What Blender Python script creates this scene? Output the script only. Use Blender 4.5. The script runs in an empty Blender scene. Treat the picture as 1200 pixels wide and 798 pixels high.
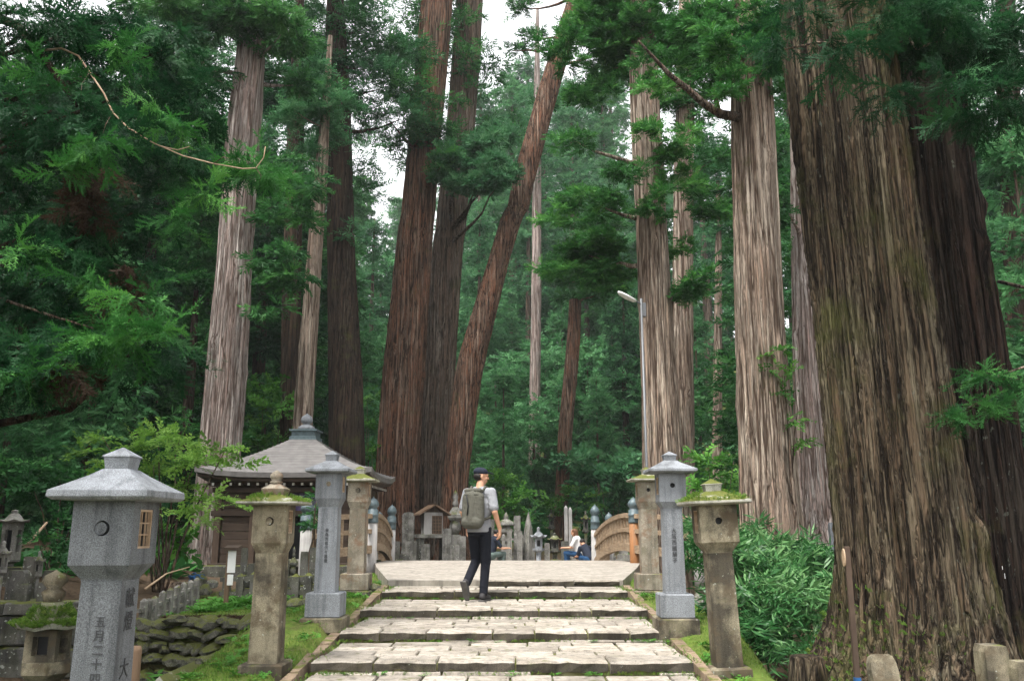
import bpy, bmesh, math, random
import numpy as np
from mathutils import Vector, Matrix, Euler

# ------------------------------------------------------------------ camera, world, sun, exposure
SC = bpy.context.scene
COL = SC.collection
R = math.radians
CAMZ = 0.776
PITCH = math.atan((618 - 399) / 1000.0)
SP, CP = math.sin(PITCH), math.cos(PITCH)
cam_d = bpy.data.cameras.new('camera')
cam_d.lens = 30.0; cam_d.sensor_width = 36.0
cam_d.clip_start = 0.05; cam_d.clip_end = 2000
cam = bpy.data.objects.new('camera', cam_d); COL.objects.link(cam)
cam.location = (0, 0, CAMZ); cam.rotation_euler = (R(90) + PITCH, 0, 0)
SC.camera = cam

SUN_EL, SUN_AZ = R(64), R(-140)        # azimuth measured from +y (ahead) towards +x (right)
world = bpy.data.worlds.new('World'); SC.world = world; world.use_nodes = True
wn = world.node_tree.nodes; wl = world.node_tree.links
sky = wn.new('ShaderNodeTexSky'); sky.sky_type = 'NISHITA'; sky.sun_disc = False
sky.sun_elevation = SUN_EL; sky.sun_rotation = SUN_AZ
sky.air_density = 1.0; sky.dust_density = 3.0; sky.ozone_density = 1.0
hs = wn.new('ShaderNodeHueSaturation'); hs.inputs['Saturation'].default_value = 0.08
wl.new(sky.outputs[0], hs.inputs['Color'])
bg = wn['Background']; bg.inputs['Strength'].default_value = 0.15
wl.new(hs.outputs[0], bg.inputs['Color'])
sun_d = bpy.data.lights.new('sun', 'SUN'); sun_d.energy = 1.3; sun_d.angle = R(14); sun_d.color = (1, .96, .9)
sun = bpy.data.objects.new('sun', sun_d); COL.objects.link(sun)
sdir = Vector((math.cos(SUN_EL) * math.sin(SUN_AZ), math.cos(SUN_EL) * math.cos(SUN_AZ), math.sin(SUN_EL)))
sun.rotation_euler = sdir.to_track_quat('Z', 'Y').to_euler()
vs = SC.view_settings
SC.display_settings.display_device = 'sRGB'
vs.view_transform = 'Standard'; vs.look = 'None'; vs.gamma = 1.0; vs.exposure = 2.0
SC.render.engine = 'CYCLES'
cy = SC.cycles
cy.max_bounces = 5; cy.diffuse_bounces = 3; cy.glossy_bounces = 2; cy.transmission_bounces = 3; cy.transparent_max_bounces = 4
cy.use_denoising = True
cy.sample_clamp_indirect = 4

# ------------------------------------------------------------------ helpers
rng = np.random.default_rng(7)
random.seed(7)

def at(px, py, Y):
    """point of the scene seen at photo pixel (px,py), Y metres ahead"""
    u = (px - 600) / 1000.0; v = (399 - py) / 1000.0
    f = CP - SP * v; z = SP + CP * v
    t = Y / f
    return np.array((u * t, Y, CAMZ + z * t))

def msc(py, Y):
    """metres per photo pixel there"""
    v = (399 - py) / 1000.0
    return Y / (CP - SP * v) / 1000.0

def sm(a, b, x):
    t = np.clip((x - a) / (b - a), 0, 1)
    return t * t * (3 - 2 * t)

_LP = np.array([(-40, -1.2), (0, -.86), (4.25, -.68), (8, -.46), (9.85, -.21), (12.9, -.125), (13.7, -.05), (18, -.05), (19.5, -.2), (22, -.9), (25, -.9), (27.5, -.5), (36, -.4), (42, .3), (60, 6), (90, 17), (140, 28), (400, 40)])
_RP = np.array([(-40, -1.2), (0, -.86), (4.25, -.68), (8.45, -.56), (9.6, -.27), (12.6, -.11), (13.6, -.04), (18, -.05), (19.5, -.2), (22, -.9), (25, -.9), (27.5, -.5), (36, -.4), (42, .3), (60, 6), (90, 17), (140, 28), (400, 40)])

def wob(x, y, s=1.0, seed=0):
    k = seed * 1.7
    return (np.sin(x * 1.3 * s + 1.1 + k) * np.cos(y * 1.1 * s - .7 + k) + .5 * np.sin(x * 2.9 * s - y * 2.3 * s + k) + .3 * np.sin(x * 6.1 * s + y * 5.3 * s + 2 * k)) / 1.8

def ground(x, y):
    x = np.asarray(x, float); y = np.asarray(y, float)
    zl = np.interp(y, _LP[:, 0], _LP[:, 1]); zr = np.interp(y, _RP[:, 0], _RP[:, 1])
    z = np.where(x < 0, zl, zr)
    # lawn in front of the shrine
    lawn = sm(-2.5, -3.0, x) * sm(10.3, 11.0, y) * (1 - sm(19, 20.5, y)) 
    z = z * (1 - lawn) + (-.33 - .27 * sm(-4.3, -4.8, x) * (1 - sm(13.0, 14.4, y))) * lawn
    # gully on the left, near
    gul = sm(-2.75, -3.35, x) * (1 - sm(10.78, 10.98, y))
    z = z * (1 - gul) + np.minimum(z, -1.05) * gul
    # left slope
    z = z + np.maximum(-6.6 - x, 0) * .20 * sm(8, 16, y) + np.maximum(-5.2 - x, 0) * .1 * (1 - sm(8, 16, y))
    # right gully with the bamboo grass
    gr = sm(2.3, 3.0, x) * (1 - sm(4.6, 6.2, x)) * sm(7.0, 8.6, y) * (1 - sm(19, 24, y))
    z = z - .75 * gr
    z = z + np.maximum(x - 6, 0) * .12
    # below stairs and terrace: keep out of the way
    hw = np.interp(y, (13.3, 19.6), (1.9, 3.1))
    core = (1 - sm(hw - .12, hw - .02, np.abs(x + .1))) * (y < 27)
    z = z - core * .3
    amp = .03 + .25 * sm(40, 60, y)
    z = z + wob(x, y) * amp * (1 - core)
    return z

def G(x, y): return float(ground(x, y))

def link(o, parent=None):
    COL.objects.link(o)
    if parent is not None: o.parent = parent
    return o

def tag(o, label=None, cat=None, group=None, kind=None):
    if label: o['label'] = label
    if cat: o['category'] = cat
    if group: o['group'] = group
    if kind: o['kind'] = kind
    return o

def empty(name, loc=(0, 0, 0), rz=0.0, label=None, cat=None, group=None, rot=None, parent=None):
    o = bpy.data.objects.new(name, None); o.empty_display_size = .2
    link(o, parent)
    o.location = loc; o.rotation_euler = rot if rot else (0, 0, rz)
    return tag(o, label, cat, group)

def children(o): return [c for c in COL.objects if c.parent == o]

def copy_tree(o, parent=None):
    c = o.copy(); COL.objects.link(c)
    if parent is not None: c.parent = parent
    for ch in children(o): copy_tree(ch, c)
    return c

class MB:
    """collects shapes into one mesh"""
    def __init__(s): s.v = []; s.f = []; s.m = []; s.sm = []
    def add(s, vs_, fs, mi=0, smooth=False):
        n = len(s.v)
        s.v += [tuple(map(float, p)) for p in vs_]
        s.f += [[i + n for i in f] for f in fs]; s.m += [mi] * len(fs); s.sm += [smooth] * len(fs)
        return s
    def box(s, c, size, rz=0, mi=0, taper=1.0, rot=None, bev=0.0, jit=0.0):
        x, y, z = [d / 2 for d in size]
        if bev > 0:
            b = min(bev, x * .9, y * .9, z * .9)
            pts = []
            for zz, ins in ((-z, b), (-z + b, 0), (z - b, 0), (z, b)):
                t = taper if zz > 0 else 1.0
                for sx, sy in ((-1, -1), (1, -1), (1, 1), (-1, 1)):
                    pts.append(((sx * (x - ins)) * t, (sy * (y - ins)) * t, zz))
            fs = [[3, 2, 1, 0], [12, 13, 14, 15]]
            for k in range(3):
                for i in range(4):
                    j = (i + 1) % 4
                    fs.append([k * 4 + i, k * 4 + j, k * 4 + 4 + j, k * 4 + 4 + i])
        else:
            pts = [(-x, -y, -z), (x, -y, -z), (x, y, -z), (-x, y, -z), (-x * taper, -y * taper, z), (x * taper, -y * taper, z), (x * taper, y * taper, z), (-x * taper, y * taper, z)]
            fs = [[3, 2, 1, 0], [4, 5, 6, 7], [0, 1, 5, 4], [1, 2, 6, 5], [2, 3, 7, 6], [3, 0, 4, 7]]
        if jit: pts = [tuple(q + random.uniform(-jit, jit) for q in p) for p in pts]
        M = (Euler(rot).to_matrix() if rot else Matrix.Rotation(rz, 3, 'Z'))
        return s.add([M @ Vector(p) + Vector(c) for p in pts], fs, mi)
    def rings(s, rings, mi=0, smooth=True, cap=True):
        n = len(rings[0]); vs_ = [p for r in rings for p in r]; fs = []
        for k in range(len(rings) - 1):
            for i in range(n):
                j = (i + 1) % n
                fs.append([k * n + i, k * n + j, (k + 1) * n + j, (k + 1) * n + i])
        if cap: fs.append(list(range(n))[::-1]); fs.append([(len(rings) - 1) * n + i for i in range(n)])
        return s.add(vs_, fs, mi, smooth)
    def lathe(s, prof, c=(0, 0, 0), n=16, mi=0, smooth=True, ph=0.0, sq=False):
        rr = []
        for r, z in prof:
            k = math.sqrt(2) if sq else 1
            rr.append([(c[0] + k * r * math.cos(ph + 2 * math.pi * i / n), c[1] + k * r * math.sin(ph + 2 * math.pi * i / n), c[2] + z) for i in range(n)])
        return s.rings(rr, mi, smooth)
    def sq(s, prof, c=(0, 0, 0), mi=0):         # square lathe: (half width, z)
        return s.lathe(prof, c, 4, mi, False, math.pi / 4, True)
    def tube(s, pts, rad, n=7, mi=0, smooth=True):
        pts = [Vector(p) for p in pts]
        if not hasattr(rad, '__len__'): rad = [rad] * len(pts)
        rr = []; up = Vector((0, 0, 1))
        t0 = (pts[1] - pts[0]).normalized()
        a = t0.cross(up) if abs(t0.z) < .95 else t0.cross(Vector((1, 0, 0)))
        a.normalize()
        for i, p in enumerate(pts):
            t = (pts[min(i + 1, len(pts) - 1)] - pts[max(i - 1, 0)]).normalized()
            a = (a - t * a.dot(t)).normalized(); b = t.cross(a)
            rr.append([p + (a * math.cos(2 * math.pi * k / n) + b * math.sin(2 * math.pi * k / n)) * rad[i] for k in range(n)])
        return s.rings(rr, mi, smooth)
    def build(s, name, mats, parent=None, loc=None, rz=0.0, rot=None, bevel=0):
        me = bpy.data.meshes.new(name)
        me.from_pydata(s.v, [], s.f)
        if not isinstance(mats, (list, tuple)): mats = [mats]
        for m in mats: me.materials.append(m)
        me.polygons.foreach_set('material_index', s.m); me.polygons.foreach_set('use_smooth', s.sm)
        me.update()
        if bevel:
            bm = bmesh.new(); bm.from_mesh(me); bmesh.ops.remove_doubles(bm, verts=bm.verts, dist=1e-5)
            ed = [e for e in bm.edges if len(e.link_faces) == 2 and e.calc_face_angle(0) > .35]
            bmesh.ops.bevel(bm, geom=ed, offset=bevel, segments=2, affect='EDGES', profile=.5, clamp_overlap=True); bm.to_mesh(me); bm.free(); me.update()
        o = link(bpy.data.objects.new(name, me), parent)
        if loc is not None: o.location = loc
        o.rotation_euler = rot if rot else (0, 0, rz)
        return o

def inst(me, name, parent=None, loc=(0, 0, 0), rot=(0, 0, 0), scale=(1, 1, 1)):
    o = link(bpy.data.objects.new(name, me), parent)
    o.location = loc; o.rotation_euler = rot; o.scale = scale
    return o

def np_mesh(name, V, F, mats, attrs=None, smooth=False):
    """fast mesh from numpy arrays (all faces same size)"""
    V = np.ascontiguousarray(V, dtype=np.float32); F = np.ascontiguousarray(F, dtype=np.int32)
    k = F.shape[1]
    me = bpy.data.meshes.new(name)
    me.vertices.add(len(V)); me.vertices.foreach_set('co', V.ravel())
    me.loops.add(F.size); me.loops.foreach_set('vertex_index', F.ravel())
    me.polygons.add(len(F)); me.polygons.foreach_set('loop_start', np.arange(len(F), dtype=np.int32) * k)
    try: me.polygons.foreach_set('loop_total', np.full(len(F), k, dtype=np.int32))
    except Exception: pass
    me.polygons.foreach_set('use_smooth', np.full(len(F), smooth, dtype=bool))
    if not isinstance(mats, (list, tuple)): mats = [mats]
    for m in mats: me.materials.append(m)
    for nm, a in (attrs or {}).items():
        t = me.attributes.new(nm, 'FLOAT', 'POINT'); t.data.foreach_set('value', np.ascontiguousarray(a, dtype=np.float32))
    me.update(calc_edges=True)
    return me

# ------------------------------------------------------------------ materials
class NT:
    def __init__(s, name):
        s.m = bpy.data.materials.new(name); s.m.use_nodes = True
        s.n = s.m.node_tree.nodes; s.l = s.m.node_tree.links
        s.p = s.n['Principled BSDF']; s.out = s.n['Material Output']
        s.tc = s.n.new('ShaderNodeTexCoord')
        oi = s.n.new('ShaderNodeObjectInfo'); s.oi = oi
        vm = s.n.new('ShaderNodeVectorMath'); vm.operation = 'MULTIPLY_ADD'
        vm.inputs[1].default_value = (1, 1, 1)
        mu = s.n.new('ShaderNodeMath'); mu.operation = 'MULTIPLY'; mu.inputs[1].default_value = 17.0
        s.l.new(oi.outputs['Random'], mu.inputs[0])
        s.l.new(s.tc.outputs['Object'], vm.inputs[0]); s.l.new(mu.outputs[0], vm.inputs[2])
        s.co = vm.outputs[0]
    def link(s, a, b): s.l.new(a, b)
    def mapping(s, scale):
        m = s.n.new('ShaderNodeMapping'); m.inputs['Scale'].default_value = scale
        s.l.new(s.co, m.inputs['Vector']); return m.outputs[0]
    def noise(s, scale, detail=4, rough=.55, vec=None, dist=0.0):
        t = s.n.new('ShaderNodeTexNoise'); t.inputs['Scale'].default_value = scale
        t.inputs['Detail'].default_value = detail; t.inputs['Roughness'].default_value = rough; t.inputs['Distortion'].default_value = dist
        s.l.new(vec if vec is not None else s.co, t.inputs['Vector']); return t.outputs['Fac']
    def voro(s, scale, vec=None):
        t = s.n.new('ShaderNodeTexVoronoi'); t.inputs['Scale'].default_value = scale
        s.l.new(vec if vec is not None else s.co, t.inputs['Vector']); return t
    def ramp(s, fac, stops):
        r = s.n.new('ShaderNodeValToRGB'); e = r.color_ramp.elements
        while len(e) < len(stops): e.new(.5)
        for q, (p, c) in zip(e, stops):
            q.position = p; q.color = (c, c, c, 1) if not hasattr(c, '__len__') else (*c, 1)
        s.l.new(fac, r.inputs[0]); return r.outputs[0]
    def mix(s, fac, a, b, mode='MIX'):
        m = s.n.new('ShaderNodeMix'); m.data_type = 'RGBA'; m.blend_type = mode
        for v, sk in ((fac, m.inputs[0]), (a, m.inputs[6]), (b, m.inputs[7])):
            if hasattr(v, 'is_linked') or hasattr(v, 'node'): s.l.new(v, sk)
            elif hasattr(v, '__len__'): sk.default_value = (*v, 1)
            else: sk.default_value = v
        return m.outputs[2]
    def math(s, op, a, b=0.0):
        m = s.n.new('ShaderNodeMath'); m.operation = op
        for v, sk in ((a, m.inputs[0]), (b, m.inputs[1])):
            if hasattr(v, 'node'): s.l.new(v, sk)
            else: sk.default_value = v
        return m.outputs[0]
    def nz(s):
        g = s.n.new('ShaderNodeNewGeometry'); x = s.n.new('ShaderNodeSeparateXYZ'); s.l.new(g.outputs['Normal'], x.inputs[0]); return x.outputs[2]
    def attr(s, name):
        a = s.n.new('ShaderNodeAttribute'); a.attribute_name = name; return a.outputs['Fac']
    def fin(s, col, rough=.8, bump=None, strength=.3, dist=.02, spec=.3, metal=0.0):
        if hasattr(col, 'node'): s.l.new(col, s.p.inputs['Base Color'])
        else: s.p.inputs['Base Color'].default_value = (*col, 1)
        if hasattr(rough, 'node'): s.l.new(rough, s.p.inputs['Roughness'])
        else: s.p.inputs['Roughness'].default_value = rough
        s.p.inputs['Specular IOR Level'].default_value = spec; s.p.inputs['Metallic'].default_value = metal
        if bump is not None:
            b = s.n.new('ShaderNodeBump'); b.inputs['Strength'].default_value = strength; b.inputs['Distance'].default_value = dist
            s.l.new(bump, b.inputs['Height']); s.l.new(b.outputs[0], s.p.inputs['Normal'])
        return s.m

def m_plain(name, col, rough=.7, spec=.3, var=.25, sc=9.0, metal=0.0):
    t = NT(name); n = t.noise(sc, 5)
    c = t.mix(t.ramp(n, ((.3, 0), (.7, 1))), [q * (1 - var) for q in col], [min(1, q * (1 + var)) for q in col])
    return t.fin(c, rough, n, .15, .01, spec, metal)

MOSS = (.085, .10, .018)
def m_stone(name, base, dark, stain=.4, moss=0.0, lichen=0.0, speck=.35, brown=None, rough=.85, objvar=0.0):
    t = NT(name)
    big = t.noise(2.6, 6, .62); fine = t.noise(170, 2, .6); med = t.noise(13, 6, .65)
    c = t.mix(t.math('MULTIPLY', t.ramp(big, ((.41, 1), (.56, 0))), min(1, stain * 1.15)), base, dark)
    sp = t.ramp(fine, ((.36, 1 - speck), (.5, 1), (.66, 1 + speck * .9)))
    c = t.mix(1.0, c, sp, 'MULTIPLY')
    c = t.mix(t.ramp(med, ((.52, 0), (.74, .55))), c, dark)
    c = t.mix(1.0, c, t.ramp(t.noise(1.0, 4, .6, t.mapping((11, 11, .8))), ((.35, .62), (.52, 1), (.7, 1.08))), 'MULTIPLY')
    if objvar: c = t.mix(1.0, c, t.ramp(t.oi.outputs['Random'], ((0, 1 - objvar), (1, 1 + objvar * .6))), 'MULTIPLY')
    if brown is not None:
        c = t.mix(t.ramp(t.noise(4.2, 6, .7), ((.5, 0), (.62, .8))), c, brown)
    if lichen > 0:
        c = t.mix(t.ramp(t.noise(22, 3, .5), ((.74 - lichen * .2, 0), (.78 - lichen * .2, .7))), c, (.42, .44, .40))
    if moss > 0:
        f = t.math('MULTIPLY', t.ramp(t.nz(), ((.15, .12), (.75, 1))), t.ramp(t.noise(5.5, 6, .65), ((.62 - moss * .3, 0), (.72 - moss * .3, 1))))
        mc = t.mix(t.noise(30, 4), (.035, .05, .010), (.13, .135, .024))
        c = t.mix(f, c, mc)
    h = t.math('ADD', t.math('MULTIPLY', med, .6), t.math('MULTIPLY', fine, .25))
    return t.fin(c, rough, h, .5, .012, .25)

def m_bark(name, ridge, crev, red, redamt=.4, moss=0.0, lich=0.0, sx=9.0, sz=.28):
    t = NT(name)
    v = t.mapping((sx, sx, sz)); v2 = t.mapping((sx * 2.6, sx * 2.6, sz * 2.4)); v3 = t.mapping((sx * 9, sx * 9, sz * 12)); vb = t.mapping((1.6, 1.6, .35))
    a = t.noise(1.0, 3, .5, v, .25); b = t.noise(1.0, 4, .55, v2, .15); g = t.noise(1.0, 3, .6, v3); big = t.noise(1.0, 4, .6, vb)
    ra = t.math('ABSOLUTE', t.math('SUBTRACT', a, .5)); rb = t.math('ABSOLUTE', t.math('SUBTRACT', b, .5))
    c = t.mix(t.ramp(a, ((.36, 0), (.64, 1))), [q * .72 for q in ridge], [min(1, q * 1.22) for q in ridge])
    c = t.mix(t.ramp(b, ((.40, .9 * min(1, redamt * 1.6)), (.55, 0))), c, red)
    c = t.mix(t.ramp(big, ((.42, redamt), (.58, 0))), c, [q * 1.1 for q in red])
    c = t.mix(1.0, c, t.ramp(g, ((.3, .55), (.5, 1), (.72, 1.45))), 'MULTIPLY')
    c = t.mix(t.ramp(t.noise(1.0, 4, .6, t.mapping((2.3, 2.3, .5))), ((.35, .6), (.5, 0))), c, [q * .45 for q in ridge])
    c = t.mix(t.ramp(rb, ((.0, .85), (.035, 0))), c, crev)
    c = t.mix(t.ramp(ra, ((.008, 1), (.05, 0))), c, crev)
    if lich > 0:
        vl = t.mapping((16, 16, 9))
        c = t.mix(t.math('MULTIPLY', t.ramp(t.noise(1, 4, .6, vl), ((.68 - .06 * lich, 0), (.74 - .06 * lich, .7))), t.ramp(big, ((.4, 0), (.55, 1)))), c, (.17, .19, .155))
    if moss > 0:
        c = t.mix(t.ramp(t.noise(1.1, 6, .7), ((.62 - moss * .25, 0), (.78 - moss * .2, .7))), c, (.075, .078, .024))
    h = t.math('ADD', t.math('ADD', t.ramp(ra, ((0, 0), (.09, .8))), t.math('MULTIPLY', t.ramp(rb, ((0, 0), (.08, 1))), .4)), t.math('MULTIPLY', g, .35))
    return t.fin(c, .92, h, 1.0, .06, .12)

def m_leaf(name, dark, mid, light, trans=.3, rough=.55, spec=.15):
    t = NT(name)
    c = t.ramp(t.attr('tint'), ((0.0, dark), (.5, mid), (1.0, light)))
    t.link(c, t.p.inputs['Base Color']); t.p.inputs['Roughness'].default_value = rough
    t.p.inputs['Specular IOR Level'].default_value = spec
    tr = t.n.new('ShaderNodeBsdfTranslucent'); t.link(c, tr.inputs['Color'])
    ms = t.n.new('ShaderNodeMixShader'); ms.inputs[0].default_value = trans
    t.link(t.p.outputs[0], ms.inputs[1]); t.link(tr.outputs[0], ms.inputs[2]); t.link(ms.outputs[0], t.out.inputs[0])
    return t.m

def m_wood(name, a, b, sx=30, rough=.7, ax=2):
    t = NT(name)
    s = [sx, sx, sx]; s[ax] = sx * .05
    v = t.mapping(tuple(s)); n = t.noise(1.0, 5, .6, v, .3); big = t.noise(3, 4)
    c = t.mix(t.ramp(n, ((.3, 0), (.7, 1))), a, b)
    c = t.mix(t.ramp(big, ((.45, 0), (.75, .6))), c, [q * .5 for q in a])
    return t.fin(c, rough, n, .3, .01, .25)

M = {}
M['granite'] = m_stone('granite', (.215, .228, .245), (.14, .148, .155), .4, 0, 0, .38)
M['granite_dark'] = m_stone('granite_dark', (.125, .132, .14), (.075, .08, .083), .3, 0.0, 0, .42)
M['old_stone'] = m_stone('old_stone', (.225, .195, .135), (.055, .047, .034), .85, .25, .2, .35, (.075, .055, .033))
M['old_stone_pale'] = m_stone('old_stone_pale', (.29, .255, .20), (.10, .085, .06), .6, .2, .25, .35, (.17, .10, .06))
M['old_roof'] = m_stone('old_roof', (.36, .345, .30), (.16, .15, .11), .4, 1.0, .3, .3)
M['moss_roof'] = m_stone('moss_roof', (.34, .33, .29), (.13, .12, .09), .4, .95, .3, .3)
M['grave'] = m_stone('grave', (.24, .23, .21), (.08, .076, .068), .7, .45, .45, .35)
M['grave_dark'] = m_stone('grave_dark', (.115, .11, .10), (.035, .035, .032), .7, .7, .5, .35)
M['mossy_rock'] = m_stone('mossy_rock', (.13, .12, .105), (.035, .034, .03), .7, .8, .6, .35)
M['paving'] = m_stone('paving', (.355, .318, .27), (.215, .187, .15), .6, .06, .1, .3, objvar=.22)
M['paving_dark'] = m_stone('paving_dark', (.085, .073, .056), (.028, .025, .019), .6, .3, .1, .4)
M['joint'] = m_stone('joint', (.24, .22, .12), (.10, .11, .03), .7, 1.2, 0, .3)
M['kerb'] = m_stone('kerb', (.24, .175, .12), (.12, .09, .06), .5, .4, .15, .3)
M['concrete'] = m_stone('concrete', (.315, .285, .245), (.225, .20, .17), .7, 0, 0, .12)
M['pale_wood'] = m_wood('pale_wood', (.30, .20, .12), (.45, .34, .24), 24, .7, 1)
M['rail_wood'] = m_wood('rail_wood', (.20, .135, .08), (.36, .275, .19), 24, .75, 1)
M['grey_wood'] = m_wood('grey_wood', (.30, .29, .28), (.44, .42, .40), 26, .75)
M['rust_wood'] = m_wood('rust_wood', (.32, .13, .04), (.16, .10, .06), 18, .75)
M['dark_wood'] = m_wood('dark_wood', (.034, .023, .017), (.07, .048, .034), 26, .75, 0)
M['dark_wood_v'] = m_wood('dark_wood_v', (.05, .033, .024), (.09, .06, .042), 26, .75, 2)
M['brown_wood'] = m_wood('brown_wood', (.12, .075, .045), (.20, .13, .085), 26, .75)
M['black'] = m_plain('black', (.01, .01, .011), .6)
M['copper'] = m_plain('copper', (.075, .105, .115), .45, .4, .35, 14)
M['roof_sheet'] = m_plain('roof_sheet', (.105, .098, .094), .55, .4, .28, 5)
M['rafter_end'] = m_plain('rafter_end', (.62, .60, .56), .7)
M['white'] = m_plain('white', (.75, .75, .74), .6, .3, .05)
M['steel'] = m_plain('steel', (.11, .115, .12), .45, .4, .1, 20, .3)
M['lamp'] = m_plain('lamp', (.62, .62, .60), .4, .4, .05)
M['blue_tarp'] = m_plain('blue_tarp', (.02, .09, .24), .5, .3, .35, 14)
M['ink'] = m_plain('ink', (.045, .045, .048), .9)
M['straw'] = m_plain('straw', (.25, .17, .075), .9, .1, .5, 40)
M['bark_pale'] = m_bark('bark_pale', (.45, .405, .37), (.095, .065, .052), (.24, .12, .09), .3, 0, .4, 9)
M['bark_red'] = m_bark('bark_red', (.215, .15, .11), (.03, .018, .012), (.16, .068, .038), .6, .1, .2, 8)
M['bark_mid'] = m_bark('bark_mid', (.19, .155, .125), (.035, .025, .018), (.14, .08, .052), .4, .15, .4, 8)
M['bark_dark'] = m_bark('bark_dark', (.065, .05, .036), (.014, .01, .008), (.055, .03, .02), .4, .15, .2, 8)
M['bark_tan'] = m_bark('bark_tan', (.39, .325, .26), (.075, .05, .036), (.23, .135, .09), .3, .1, .2, 8)
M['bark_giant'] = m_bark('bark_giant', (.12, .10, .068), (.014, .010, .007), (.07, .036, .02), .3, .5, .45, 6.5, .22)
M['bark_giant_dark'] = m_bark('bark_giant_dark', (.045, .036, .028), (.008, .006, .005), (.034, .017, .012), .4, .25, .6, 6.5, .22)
M['leaf_cedar'] = m_leaf('leaf_cedar', (.014, .062, .018), (.030, .120, .030), (.070, .21, .048))
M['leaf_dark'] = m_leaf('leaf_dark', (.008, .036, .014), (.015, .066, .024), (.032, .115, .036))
M['leaf_sun'] = m_leaf('leaf_sun', (.018, .080, .018), (.042, .165, .034), (.10, .28, .055))  # brighter copy of the cedar greens, sunlight put into the colour
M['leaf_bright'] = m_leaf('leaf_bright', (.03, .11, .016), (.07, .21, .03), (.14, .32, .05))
M['leaf_far'] = m_leaf('leaf_far', (.028, .10, .036), (.062, .195, .068), (.13, .30, .12), .4)  # raised greens for the hillside, skylight on the crowns put into the colour
M['leaf_teal'] = m_leaf('leaf_teal', (.020, .082, .032), (.046, .155, .058), (.11, .26, .11))
M['leaf_maple'] = m_leaf('leaf_maple', (.08, .17, .03), (.15, .31, .05), (.27, .44, .10), .5)
M['leaf_sasa'] = m_leaf('leaf_sasa', (.02, .09, .022), (.045, .155, .042), (.13, .27, .095), .3, .42, .3)
M['leaf_dead'] = m_leaf('leaf_dead', (.026, .016, .009), (.05, .03, .018), (.09, .056, .034), .2)
M['grass'] = m_leaf('grass', (.06, .12, .018), (.11, .21, .03), (.21, .28, .055), .3)

def m_ground():
    t = NT('ground')
    n1 = t.noise(.9, 6, .65); n2 = t.noise(14, 6, .7); n3 = t.noise(3.2, 5, .65)
    soil = t.mix(t.ramp(n2, ((.3, 0), (.7, 1))), (.035, .024, .015), (.115, .08, .052))
    green = t.mix(t.ramp(n2, ((.3, 0), (.7, 1))), (.055, .10, .016), (.13, .175, .035))
    f = t.math('MULTIPLY', t.attr('green'), t.ramp(n3, ((.28, .2), (.5, 1))))
    c = t.mix(f, soil, green)
    c = t.mix(t.ramp(n1, ((.55, 0), (.75, .5))), c, (.13, .09, .05))
    return t.fin(c, .95, t.math('ADD', n2, n3), .6, .04, .1)
M['ground'] = m_ground()

# ------------------------------------------------------------------ ground sheet
def axis(lo, hi, inner_lo, inner_hi, step, n_out):
    a = list(np.arange(inner_lo, inner_hi + 1e-6, step))
    k = np.linspace(0, 1, n_out + 1)[1:] ** 2.2
    return np.array([inner_lo - q * (inner_lo - lo) for q in k[::-1]] + a + [inner_hi + q * (hi - inner_hi) for q in k])
gx = axis(-400, 400, -12, 12, .16, 30); gy = axis(-60, 600, 0, 30, .16, 34)
XX, YY = np.meshgrid(gx, gy); ZZ = ground(XX, YY)
nx_, ny_ = len(gx), len(gy)
I = np.arange(nx_ * ny_).reshape(ny_, nx_)
Fq = np.stack([I[:-1, :-1], I[:-1, 1:], I[1:, 1:], I[1:, :-1]], -1).reshape(-1, 4)
bankL = sm(-3.4, -2.9, XX) * (XX < 0) * (YY < 11.2) + sm(-5.4, -4.6, XX) * (XX < -1) * sm(10.6, 11.2, YY) * (1 - sm(15.5, 17.5, YY)) + (XX > -3.2) * (XX < 0) * sm(11, 11.4, YY) * (1 - sm(16, 18, YY))
bankR = (XX > 0) * (1 - sm(2.3, 2.9, XX)) * (1 - sm(16, 18, YY))
green = np.clip(bankL + bankR + .6 * sm(36, 40, YY), 0, 1)
gme = np_mesh('ground', np.stack([XX, YY, ZZ], -1).reshape(-1, 3), Fq, M['ground'], {'green': green.ravel()}, True)
gro = link(bpy.data.objects.new('ground', gme)); gro['kind'] = 'structure'

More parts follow.
